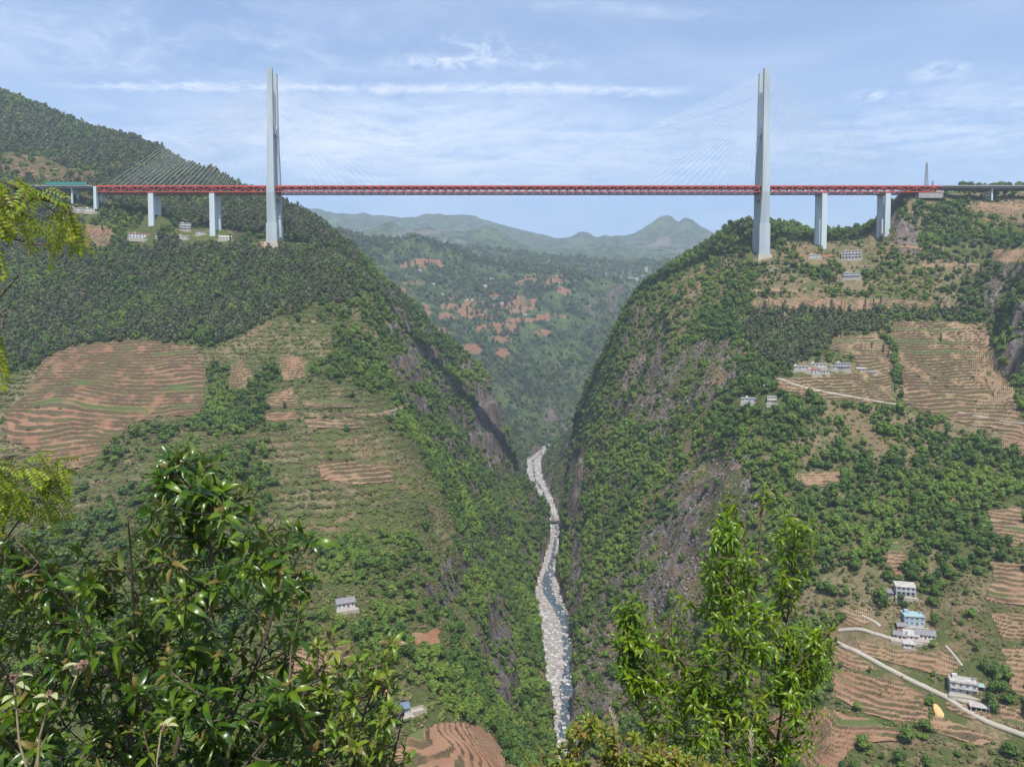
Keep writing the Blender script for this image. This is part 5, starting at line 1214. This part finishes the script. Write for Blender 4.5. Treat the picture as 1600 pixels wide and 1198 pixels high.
# utility poles with wires' crossarms beside the lanes
for k, (px, py, lb) in enumerate([(1338, 1010, 'utility pole beside the upper stretch of the concrete lane'), (1398, 1040, 'utility pole halfway down the concrete lane'), (1462, 1072, 'utility pole left of the white two storey house'), (1545, 1122, 'utility pole at the lower right bend of the lane'),
                                  (1300, 608, 'utility pole on the winding lane below the hamlet'), (1372, 622, 'utility pole at the right end of the winding lane'), (1390, 975, 'utility pole left of the turquoise house')]):
    p = hit(px, py); o = empty('utility_pole', (p.x, p.y, p.z)); tag(o, lb, 'pole', 'utility poles by the lanes')
    MB().tube([(0, 0, -.6), (0, 0, 8.5)], [.17, .11], 8).build('shaft', M['pale_concrete'], o); MB().box(-.9, .9, -.06, .06, 7.7, 7.85).build('crossarm', M['steel'], o)
    for x in (-.8, 0, .8): MB().tube([(x, 0, 7.86), (x, 0, 8.1)], .05, 6).build('insulator', M['white'], o)
p = hit(1467, 1114)
bm = bmesh.new(); bmesh.ops.create_icosphere(bm, subdivisions=3, radius=1)
for v in bm.verts:
    n_ = 1 + .25 * (random.Random(int(v.co.x * 40) * 7 + int(v.co.y * 40)).random() - .5); v.co = Vector((v.co.x * 2.6 * n_, v.co.y * 5.2 * n_, max(v.co.z, -.3) * 1.5 * n_ + v.co.y * 3.0))
me = bpy.data.meshes.new('earth_heap'); bm.to_mesh(me); bm.free(); me.materials.append(M['sand'])
tag(link('earth_heap', me, None, (p.x, p.y, p.z)), 'yellow spill of fresh earth below the concrete lane', 'earth heap')

# ------------------------------------------------------------------ foreground plants
def leaf_mat(name, top, back, young, rough=.33, trans=.3):
    m, t, b = new_mat(name); geo = t.node('ShaderNodeNewGeometry')
    n1 = t.noise(geo.outputs['Position'], 5.0, 3, .6); n2 = t.noise(geo.outputs['Position'], 60.0, 3, .6)
    c = t.mix(t.ramp(n1, .42, .70), top, young)
    c = t.mix(t.ramp(n2, .3, .8, 0, .35), c, (top[0] * .55, top[1] * .6, top[2] * .5))
    c = t.mix(geo.outputs['Backfacing'], c, back)
    t.l.new(c, b.inputs['Base Color']); b.inputs['Roughness'].default_value = rough; b.inputs['Specular IOR Level'].default_value = .32
    tr = t.node('ShaderNodeBsdfTranslucent'); tc = t.mix(.5, young, c); t.l.new(tc, tr.inputs['Color'])
    mx = t.node('ShaderNodeMixShader'); mx.inputs[0].default_value = trans
    t.l.new(b.outputs[0], mx.inputs[1]); t.l.new(tr.outputs[0], mx.inputs[2]); t.l.new(mx.outputs[0], t.n['Material Output'].inputs['Surface'])
    return m
def leaf_geo(L, w, droop, fold, wave=0.0, nseg=6, seed=0, tip=1.0):
    """a leaf blade growing along +X, upper side +Z: midrib, two folded halves"""
    r = random.Random(seed); V = []; Fq = []
    for i in range(nseg + 1):
        s = i / nseg; ww = w / 2 * (math.sin(math.pi * min(1, s * .94 + .06) ** (.85 * tip)) ** .8 if 0 < i < nseg else .06)
        x = L * s * (1 - .18 * droop * s); z = L * (.10 * math.sin(s * 3.0) - droop * s * s * .5)
        wz = wave * L * math.sin(s * 9 + seed)
        V += [(x, -ww, z + ww * fold + wz), (x, 0, z), (x, ww, z + ww * fold - wz)]
        if i: b = 3 * i; Fq += [(b, b + 1, b - 2, b - 3), (b + 1, b + 2, b - 1, b - 2)]
    return np.array(V), np.array(Fq)
def basis(xd, up):
    x = xd.normalized(); y = up.cross(x)
    if y.length < 1e-4: y = Vector((1, 0, 0)).cross(x)
    y.normalize(); z = x.cross(y); return Matrix((x, y, z)).transposed()
class Plant:
    def __init__(s, name, label, cat, root, geos, mats, seed, bark=None):
        s.o = empty(name, root); tag(s.o, label, cat); s.root = Vector(root); s.r = random.Random(seed)
        s.geos = geos; s.mats = mats; s.leaves = []; s.stems = []; s.twig = MB(); s.bark = bark or BARK
    def stem(s, pts, r0, r1, name='stem'):
        """a stem given by photo positions and distances"""
        P_ = [p if isinstance(p, Vector) else at(*p) for p in pts]; out = []
        for i in range(len(P_) - 1):
            a = P_[max(i - 1, 0)]; b, c = P_[i], P_[i + 1]; d = P_[min(i + 2, len(P_) - 1)]
            for k in range(6):
                t = k / 6; out.append(.5 * ((2 * b) + (c - a) * t + (2 * a - 5 * b + 4 * c - d) * t * t + (3 * b - a - 3 * c + d) * t ** 3))
        out.append(P_[-1]); n_ = len(out)
        rad = [r0 + (r1 - r0) * (i / (n_ - 1)) ** .8 for i in range(n_)]
        mb = MB(); mb.tube([p - s.root for p in out], rad, 7); mb.build(name, s.bark, s.o, smooth=True)
        s.stems += [(p, rad[i]) for i, p in enumerate(out)]
    def twigto(s, tip, r=.0035, rise=.3):
        best = min(s.stems, key=lambda q: (q[0] - tip).length + 1.6 * max(0, q[0].z - tip.z + .05)); b = best[0]
        mid = (b + tip) / 2 + Vector((s.r.uniform(-.05, .05), s.r.uniform(-.05, .05), -rise * .18 * (tip - b).length))
        pts = [b, (b * .5 + mid * .5) + Vector((0, 0, -.01)), mid, (mid + tip) / 2, tip]
        s.twig.tube([p - s.root for p in pts], [r * 1.9, r * 1.5, r * 1.2, r, r * .5], 5)
        if (tip - b).length > .25: s.stems += [(pts[3], r)]
        return pts
    def leaf(s, pos, d, up, scale, gi):
        s.leaves.append((pos, basis(d, up), scale, gi))
    def shoot(s, pts, n, length, spread=(30, 95), scale=(.75, 1.1), droop=.25, young=False):
        """spiral of leaves along the end of a twig"""
        tip, prev = pts[-1], pts[-2]; ax = (tip - prev).normalized(); ax = (ax + Vector((0, 0, .35))).normalized()
        a = ax.cross(Vector((.3, .9, .1))).normalized(); b = ax.cross(a); ph = s.r.uniform(0, 6.28)
        for k in range(n):
            f = k / max(1, n - 1)                         # 0 at tip
            pos = tip - ax * length * f
            if f > .55: pos = pts[-2].lerp(pos, .6)
            an = ph + k * 2.4; rad = a * math.cos(an) + b * math.sin(an)
            th = math.radians(spread[0] + (spread[1] - spread[0]) * f + s.r.uniform(-12, 12))
            d = ax * math.cos(th) + rad * math.sin(th) + Vector((0, 0, -droop * (.3 + f)))
            up = (ax * math.sin(th) - rad * math.cos(th)) + Vector((s.r.uniform(-.3, .3), s.r.uniform(-.3, .3), .5))
            sc = s.r.uniform(*scale) * (.72 + .28 * min(1, f * 3 + .15))
            gi = s.r.randrange(len(s.geos)) if not young else s.r.randrange(len(s.geos) // 2)
            s.leaf(pos, d, up, sc, gi)
    def finish(s, nobj=300, leafname='leaf', twigname='twig'):
        if s.twig.v: s.twig.build(twigname, s.bark, s.o, smooth=True)['kind'] = 'stuff'
        P_ = np.array([l[0][:] for l in s.leaves]); px, py = project(P_[:, 0], P_[:, 1], P_[:, 2])
        inside = (px > 0) & (px < 1600) & (py > 0) & (py < 1190)
        order = np.argsort(np.where(inside, P_[:, 1], 1e6)); single = set(order[:nobj].tolist())
        ms = [np_mesh(leafname, g[0], g[1], s.mats[i % len(s.mats)], True) for i, g in enumerate(s.geos)]
        acc = {}
        for i, (pos, B, sc, gi) in enumerate(s.leaves):
            if i in single:
                o = link(leafname, ms[gi], s.o); o.matrix_local = Matrix.Translation(pos - s.root) @ B.to_4x4() @ Matrix.Scale(sc, 4)
            else:
                V, Fq = s.geos[gi]; k = gi % len(s.mats); av, af, nb = acc.setdefault(k, ([], [], [0]))
                W_ = V @ (np.array(B) * sc).T + np.array((pos - s.root)[:]); av.append(W_); af.append(Fq + nb[0]); nb[0] += len(V)
        for k, (av, af, nb) in acc.items():
            o = link('foliage', np_mesh('foliage', np.concatenate(av), np.concatenate(af), s.mats[k], True), s.o); o['kind'] = 'stuff'
    def fill(s, poly, n, dr, shoot, upbias=0.0):
        """grow n shoots whose tips fill an outline seen in the photo"""
        xs = [p[0] for p in poly]; ys = [p[1] for p in poly]; k = 0; tips = []
        while k < n:
            x, y = s.r.uniform(min(xs), max(xs)), s.r.uniform(min(ys), max(ys))
            if not bool(inpoly(np.array([x]), np.array([y]), poly)[0]): continue
            tips.append(at(x, y, s.r.uniform(*dr))); k += 1
        tips.sort(key=lambda p: min((q[0] - p).length for q in s.stems))
        for p in tips: s.shoot(s.twigto(p), **shoot)
def ground(px, d):
    x = (px - 800) / F * d; return Vector((x, d, float(terr(x, d))))

# glossy broad-leaved shrub at the left
SHR = leaf_mat('glossy_leaf', (0.028, 0.068, 0.006), (0.12, 0.15, 0.040), (0.100, 0.160, 0.009), .28, .22)
SHR2 = leaf_mat('glossy_leaf_pale', (0.068, 0.130, 0.009), (0.14, 0.17, 0.05), (0.155, 0.200, 0.016), .32, .30)
OLD = leaf_mat('old_yellow_leaf', (0.150, 0.120, 0.030), (0.17, 0.14, 0.06), (0.200, 0.150, 0.030), .5, .3)
geos = [leaf_geo(.150 * k_, .036 * k_, d_, f_, .018, 6, i) for i, (d_, f_, k_) in enumerate([(.25, .35, 1), (.5, .3, 1.1), (.1, .45, .8), (.8, .2, 1.05), (.4, .5, .9), (.15, .3, .7), (.6, .45, 1), (1.0, .3, .9), (.3, .25, 1.15), (.9, .6, .8)])]
g0 = ground(255, 4.3)
sh = Plant('glossy_shrub', 'large glossy leaved evergreen shrub filling the lower left foreground', 'shrub', g0, geos, [SHR, SHR2, SHR, SHR, SHR2, SHR, SHR, SHR2, SHR, OLD], 11)
sh.stem([g0, (262, 1240, 4.3), (300, 1080, 4.3), (330, 930, 4.25), (325, 820, 4.2), (312, 730, 4.15), (306, 708, 4.1)], .020, .005)
sh.stem([g0, (230, 1260, 4.2), (190, 1100, 4.1), (120, 960, 4.0), (60, 880, 3.9), (20, 840, 3.9)], .017, .004)
sh.stem([g0 + Vector((.1, .1, 0)), (330, 1200, 4.5), (400, 1040, 4.4), (440, 920, 4.3), (480, 840, 4.25)], .016, .004)
sh.stem([g0 + Vector((-.1, 0, 0)), (200, 1220, 4.4), (210, 1020, 4.3), (205, 880, 4.2), (200, 812, 4.1)], .016, .004)
sh.stem([g0 + Vector((.2, -.1, 0)), (350, 1250, 3.9), (420, 1150, 3.8), (500, 1060, 3.8)], .014, .004)
sh.stem([g0 + Vector((-.3, -.1, 0)), (80, 1250, 3.9), (30, 1100, 3.8), (-30, 980, 3.8)], .014, .004)
OUT = [(-60,850),(40,835),(75,860),(110,850),(150,865),(175,825),(205,800),(232,790),(240,745),(262,712),(305,706),(345,715),(365,750),(392,770),(420,830),(452,815),(492,822),(494,850),(480,890),(478,930),(470,975),(455,1010),(470,1060),(480,1200),(450,1290),(-60,1290)]
top_poly = [(238,760),(262,712),(305,706),(345,715),(365,750),(392,775),(400,830),(230,840)]
sh.fill(top_poly, 26, (3.9, 4.4), dict(n=11, length=.16, spread=(20, 85)))
sh.fill(OUT, 290, (3.5, 4.9), dict(n=12, length=.18, spread=(25, 100), scale=(.6, 1.15)))
sh.fill([(-60,890),(120,880),(300,800),(420,850),(480,900),(490,1000),(520,1100),(500,1290),(-60,1290)], 230, (4.4, 5.3), dict(n=12, length=.2, spread=(30, 110)))
sh.finish()

# young pale shrub at its right
YS = leaf_mat('young_leaf', (0.135, 0.225, 0.022), (0.20, 0.24, 0.06), (0.240, 0.270, 0.035), .35, .42)
YS2 = leaf_mat('reddish_young_leaf', (0.115, 0.125, 0.028), (0.17, 0.15, 0.07), (0.210, 0.130, 0.045), .4, .35)
geos = [leaf_geo(.095, .030, d_, f_, .01, 5, i) for i, (d_, f_) in enumerate([(.2, .4), (.5, .3), (.1, .4), (.6, .3)])]
g0 = ground(560, 4.0)
ys = Plant('young_shrub', 'young yellow green shrub beside the large glossy one, bottom left of centre', 'shrub', g0, geos, [YS, YS, YS, YS2], 12)
ys.stem([g0, (548, 1240, 4.0), (565, 1130, 4.0), (590, 1060, 4.0), (600, 1010, 4.0)], .012, .003)
ys.stem([g0, (520, 1240, 4.1), (500, 1100, 4.1), (495, 1010, 4.1), (492, 968, 4.1)], .012, .003)
ys.stem([g0, (600, 1250, 3.9), (620, 1160, 3.9), (632, 1110, 3.9)], .010, .003)
ys.fill([(470,985),(490,950),(520,965),(530,1000),(560,1020),(585,1005),(615,1000),(625,1040),(615,1080),(640,1100),(630,1150),(645,1180),(610,1260),(460,1260)], 74, (3.7, 4.4), dict(n=10, length=.11, spread=(20, 90)))
ys.fill([(480,1100),(600,1100),(640,1260),(470,1260)], 60, (4.2, 4.7), dict(n=10, length=.12, spread=(20, 100)))
ys.finish()

# slender sapling at the right
SP1 = leaf_mat('sapling_leaf', (0.080, 0.160, 0.008), (0.13, 0.19, 0.03), (0.190, 0.270, 0.010), .30, .42)
SP2 = leaf_mat('sapling_leaf_bright', (0.160, 0.250, 0.012), (0.18, 0.24, 0.04), (0.280, 0.330, 0.016), .32, .48)
geos = [leaf_geo(.112, .024, d_, f_, .008, 5, i, 1.1) for i, (d_, f_) in enumerate([(.35, .35), (.7, .3), (.2, .4), (.9, .25), (.5, .4)])]
g0 = ground(1140, 5.6)
sp = Plant('slender_sapling', 'slender green sapling with narrow drooping leaves, right foreground', 'sapling', g0, geos, [SP1, SP1, SP2], 13)
sp.stem([g0, (1138, 1260, 5.6), (1135, 1120, 5.6), (1142, 980, 5.55), (1140, 880, 5.5), (1138, 800, 5.5), (1142, 780, 5.5)], .022, .004)
sp.stem([Vector(at(1136, 1120, 5.6)), (1165, 1010, 5.5), (1185, 880, 5.4), (1190, 790, 5.4), (1196, 752, 5.4)], .012, .003)
sp.stem([g0 + Vector((.15, .1, 0)), (1200, 1230, 5.7), (1225, 1080, 5.7), (1232, 950, 5.7), (1240, 850, 5.7), (1246, 800, 5.7)], .017, .003)
sp.stem([Vector(at(1225, 1100, 5.7)), (1262, 1040, 5.6), (1285, 1000, 5.5), (1296, 985, 5.5)], .010, .003)
sp.stem([g0 + Vector((-.2, .05, 0)), (1060, 1230, 5.4), (1005, 1120, 5.3), (990, 1030, 5.3), (984, 950, 5.3)], .012, .003)
sp.stem([Vector(at(1136, 1120, 5.6)), (1080, 1050, 5.4), (1030, 1000, 5.3)], .010, .003)
SHO = dict(n=9, length=.15, spread=(30, 95), droop=.55, scale=(.65, 1.12))
sp.fill([(1118,805),(1136,768),(1154,800),(1172,870),(1175,940),(1105,935),(1092,890)], 56, (5.2, 5.8), SHO)
sp.fill([(1185,750),(1203,745),(1200,790),(1188,800)], 3, (5.3, 5.5), dict(n=7, length=.2, spread=(30, 80), droop=.5, scale=(.7, 1)))
sp.fill([(1222,800),(1262,800),(1280,850),(1262,900),(1250,960),(1215,950),(1205,870)], 44, (5.5, 5.9), SHO)
sp.fill([(1060,930),(1170,920),(1230,960),(1240,1060),(1180,1130),(1070,1110),(1010,1060),(1020,985)], 175, (5.1, 6.0), SHO)
sp.fill([(1128,765),(1146,765),(1150,800),(1122,805)], 8, (5.4, 5.6), SHO)
sp.fill([(965,940),(1000,935),(1030,1000),(1040,1070),(985,1080),(962,1010)], 70, (5.1, 5.5), SHO)
sp.fill([(1235,980),(1300,975),(1308,1040),(1280,1080),(1235,1090)], 64, (5.3, 5.8), SHO)
sp.fill([(1020,1080),(1280,1080),(1300,1260),(1000,1260)], 200, (5.0, 6.1), SHO)
sp.finish()

# reddish low bush, bottom centre
RB1 = leaf_mat('reddish_tip_leaf', (0.250, 0.220, 0.034), (0.26, 0.22, 0.06), (0.330, 0.170, 0.055), .4, .42)
RB2 = leaf_mat('small_green_leaf', (0.170, 0.230, 0.024), (0.20, 0.23, 0.05), (0.270, 0.280, 0.035), .38, .42)
geos = [leaf_geo(.058, .021, d_, f_, .01, 4, i) for i, (d_, f_) in enumerate([(.2, .4), (.4, .3), (.1, .4), (.5, .3)])]
for nm, lb, gx, dd, stems, poly, n_, seed in [
    ('low_bush', 'low bush with reddish new leaves at the bottom centre', 900, 4.8, [[(895, 1250), (900, 1180), (912, 1135)], [(870, 1250), (850, 1200), (842, 1180)], [(930, 1250), (960, 1180), (985, 1150)]], [(810,1190),(840,1170),(868,1180),(882,1150),(895,1118),(925,1112),(950,1138),(985,1132),(1005,1160),(1040,1200),(1040,1270),(800,1270)], 190, 21),
    ('low_bush', 'low bush with rusty tips under the slender sapling', 1075, 4.7, [[(1060, 1250), (1040, 1195), (1030, 1170)], [(1080, 1250), (1075, 1190)], [(1110, 1255), (1135, 1200), (1140, 1190)]], [(1005,1175),(1030,1158),(1050,1172),(1075,1165),(1105,1190),(1140,1180),(1165,1210),(1165,1270),(1000,1270)], 140, 22)]:
    g0 = ground(gx, dd); rb = Plant(nm, lb, 'bush', g0, geos, [RB2, RB1, RB2], seed)
    for q in stems: rb.stem([g0] + [(x, y, dd + rb.r.uniform(-.15, .15)) for x, y in q], .008, .002)
    rb.fill(poly, n_, (dd - .35, dd + .4), dict(n=14, length=.12, spread=(25, 85), droop=.1, scale=(.7, 1.15)))
    rb.finish(120)

# black locust at the left edge: compound leaves
LC = leaf_mat('locust_leaflet', (0.220, 0.290, 0.015), (0.25, 0.30, 0.04), (0.360, 0.370, 0.020), .42, .5)
LC2 = leaf_mat('locust_leaflet_green', (0.140, 0.220, 0.014), (0.19, 0.25, 0.04), (0.240, 0.310, 0.016), .42, .45)
geos = [leaf_geo(.036, .0165, .2, .25, .0, 4, 1, .8), leaf_geo(.036, .0165, .5, .35, .0, 4, 2, .8), leaf_geo(.034, .0150, .0, .3, .0, 4, 3, .8)]
def locust(label, root, stems, fronds, seed):
    lo = Plant('locust_tree', label, 'tree', root, geos, [LC, LC2, LC], seed)
    for st, r0 in stems: lo.stem(st, r0, .003, 'branch')
    for (x, y, d, ddx, ddy, ln) in fronds:
        tip = at(x, y, d); b = min(lo.stems, key=lambda q: (q[0] - tip).length)[0]
        lo.twig.tube([b - lo.root, (b + tip) / 2 - lo.root + Vector((0, 0, .01)), tip - lo.root], [.003, .0022, .0016], 5)
        dirv = Vector((ddx + lo.r.uniform(-.25, .25), lo.r.uniform(-.45, .3), -ddy + lo.r.uniform(-.2, .2))).normalized(); pts = []; p = tip.copy(); dv = dirv.copy(); npair = int(ln / .017)
        for k in range(npair + 1):
            pts.append(p.copy()); dv = (dv + Vector((0, 0, -.075))).normalized(); p = p + dv * .017
        lo.twig.tube([q - lo.root for q in pts], [.0014] * (len(pts) - 1) + [.0006], 4)
        side0 = dirv.cross(Vector((0, 0, 1))); side0 = side0.normalized() if side0.length > .1 else Vector((1, 0, 0)); tw = lo.r.uniform(-.9, .9)
        side0 = (Matrix.Rotation(tw, 3, dirv) @ side0).normalized()
        for k in range(1, len(pts)):
            dv = (pts[k] - pts[k - 1]).normalized(); nrm = side0.cross(dv).normalized()
            if nrm.z < 0: nrm = -nrm
            for sg in (-1, 1):
                ld = side0 * sg + dv * .35 + nrm * lo.r.uniform(-.35, .1)
                lo.leaf(pts[k] + side0 * sg * .002, ld, nrm, lo.r.uniform(.8, 1.1) * (1 - .25 * k / len(pts)), lo.r.randrange(3))
        lo.leaf(pts[-1], dv, nrm, .9, 0)
    lo.finish(300, 'leaflet', 'leaf_stalk')
rl_ = random.Random(31); d_ = 3.1
g0 = ground(-330, 3.3)
fr = []
for k in range(46):
    x = rl_.uniform(-45, 105); y = rl_.uniform(268, 350) + max(0, x - 20) * .12
    fr.append((x, y, d_ + rl_.uniform(-.22, .25), rl_.uniform(-.4, 1.1), rl_.uniform(-.1, 1.0), rl_.uniform(.11, .19)))
for x, y in [(118, 330), (125, 345), (108, 318), (112, 345), (100, 335), (95, 350)]: fr.append((x, y, d_, .5, .8, .15))
for k in range(12): fr.append((rl_.uniform(-50, 4), rl_.uniform(462, 560), d_ + rl_.uniform(-.2, .2), .35, .8, rl_.uniform(.12, .17)))
for k in range(4): fr.append((rl_.uniform(-40, -5), rl_.uniform(370, 420), d_, .4, .8, .13))
locust('yellow green locust branches hanging in from the upper left edge', g0,
       [([g0, (-300, 900, 3.3), (-240, 600, 3.25), (-160, 420, 3.2), (-60, 335, 3.15), (20, 310, 3.1), (70, 312, 3.1), (110, 330, 3.1)], .03),
        ([Vector(at(-160, 420, 3.2)), (-70, 395, 3.1), (0, 372, 3.1), (48, 380, 3.1), (75, 384, 3.1)], .007), ([Vector(at(-240, 600, 3.25)), (-120, 520, 3.15), (-20, 485, 3.1), (5, 490, 3.1)], .008),
        ([Vector(at(-230, 580, 3.25)), (-100, 500, 3.1), (-10, 468, 3.05), (14, 448, 3.05), (30, 428, 3.05)], .005)], fr, 41)
fr = []; d_ = 4.0
for k in range(95):
    x = rl_.uniform(-40, 98); y = rl_.uniform(706, 790); fr.append((x, y, d_ + rl_.uniform(-.25, .25), rl_.uniform(-.6, .9), rl_.uniform(-.3, .9), rl_.uniform(.10, .16)))
for x, y in [(70, 770), (85, 778), (95, 765), (80, 790)]: fr.append((x, y, d_, .4, .9, .16))
g0 = ground(-20, 4.05)
locust('small bright locust sapling rising behind the shrub at the left edge', g0,
       [([g0, (-16, 1150, 4.05), (-8, 1000, 4.05), (2, 870, 4.05), (8, 800, 4.0), (14, 735, 4.0), (22, 712, 4.0)], .016), ([Vector(at(4, 850, 4.05)), (40, 800, 4.0), (78, 765, 4.0), (92, 758, 4.0)], .006), ([Vector(at(10, 780, 4.0)), (-30, 740, 4.0)], .005)], fr, 42)

# dry flower stalks and grass plumes
DRY = paint('dry_stalk', (0.24, 0.19, 0.11), .9, .2, 20, .1); HEAD = paint('dry_flower_head', (0.17, 0.105, 0.075), .95, .3, 40, .1)
PALE = paint('pale_dry_leaf', (0.26, 0.27, 0.13), .8, .2, 20, .2)
def stalk(label, pts, head, rad, seed, leaves=4):
    r = random.Random(seed); P_ = [at(*p) for p in pts]; root = ground(pts[0][0], pts[0][2]); o = empty('dry_flower_stalk', root); tag(o, label, 'dry stalk', 'dry flower stalks')
    MB().tube([Vector((0, 0, 0))] + [p - root for p in P_], [.006] + [.005 - .003 * i / len(P_) for i in range(len(P_))], 6).build('stalk', DRY, o, smooth=True)
    bm = bmesh.new()
    for k in range(26):
        q = P_[-1] - root + Vector((r.gauss(0, 1), r.gauss(0, 1), r.gauss(0, .8))) * rad * .5
        v = bmesh.ops.create_icosphere(bm, subdivisions=1, radius=rad * r.uniform(.18, .34), matrix=Matrix.Translation(q))
    me = bpy.data.meshes.new('flower_head'); bm.to_mesh(me); bm.free(); me.materials.append(HEAD); link('flower_head', me, o)
    V, Fq = leaf_geo(.07, .03, .4, .3, .02, 5, seed)
    for k in range(leaves):
        q = P_[-1].lerp(P_[-2], .15 + .25 * k) - root; a = r.uniform(0, 6.28); B = basis(Vector((math.cos(a), math.sin(a) - .3, .3)), Vector((0, 0, 1)))
        lf = link('leaf', np_mesh('leaf', V, Fq, PALE, True), o); lf.matrix_local = Matrix.Translation(q) @ B.to_4x4()
stalk('dry brown flower stalk leaning right at the lower left', [(40, 1260, 2.9), (62, 1170, 2.9), (95, 1110, 2.9), (118, 1060, 2.9), (127, 1038, 2.9)], None, .024, 1)
stalk('dry brown flower stalk, leftmost at the bottom edge', [(60, 1260, 2.8), (30, 1160, 2.8), (24, 1090, 2.8), (22, 1056, 2.8)], None, .018, 2)
stalk('short dry flower stalk between the two taller ones', [(55, 1260, 2.85), (62, 1150, 2.85), (76, 1100, 2.85), (78, 1084, 2.85)], None, .017, 3)
stalk('small dry flower stalk in front of the shrub centre', [(250, 1260, 3.0), (245, 1190, 3.0), (252, 1140, 3.0), (256, 1136, 3.0)], None, .016, 4, 2)
def plume(label, pts, seed):
    r = random.Random(seed); P_ = [at(*p) for p in pts]; root = ground(pts[0][0], pts[0][2]); o = empty('grass_plume', root); tag(o, label, 'grass', 'dry grass plumes')
    MB().tube([Vector((0, 0, 0))] + [p - root for p in P_], [.004] + [.003 - .002 * i / len(P_) for i in range(len(P_))], 5).build('stalk', DRY, o, smooth=True)
    mb = MB()
    for k in range(46):
        f = r.random(); b = P_[-1].lerp(P_[-2], f) - root; a = r.uniform(0, 6.28)
        mb.tube([b, b + Vector((math.cos(a) * .018, math.sin(a) * .018, .035))], [.0022, .0008], 4)
    mb.build('plume', paint('plume_fluff', (0.42, 0.36, 0.25), .95, .15, 30, .1), o)
plume('pale dry grass plume left of the slender sapling', [(972, 1250, 4.4), (968, 1185, 4.4), (962, 1140, 4.4), (954, 1112, 4.4)], 1)
plume('dry grass plume at the bottom right of centre', [(1175, 1250, 4.3), (1174, 1180, 4.3), (1172, 1140, 4.3)], 2)
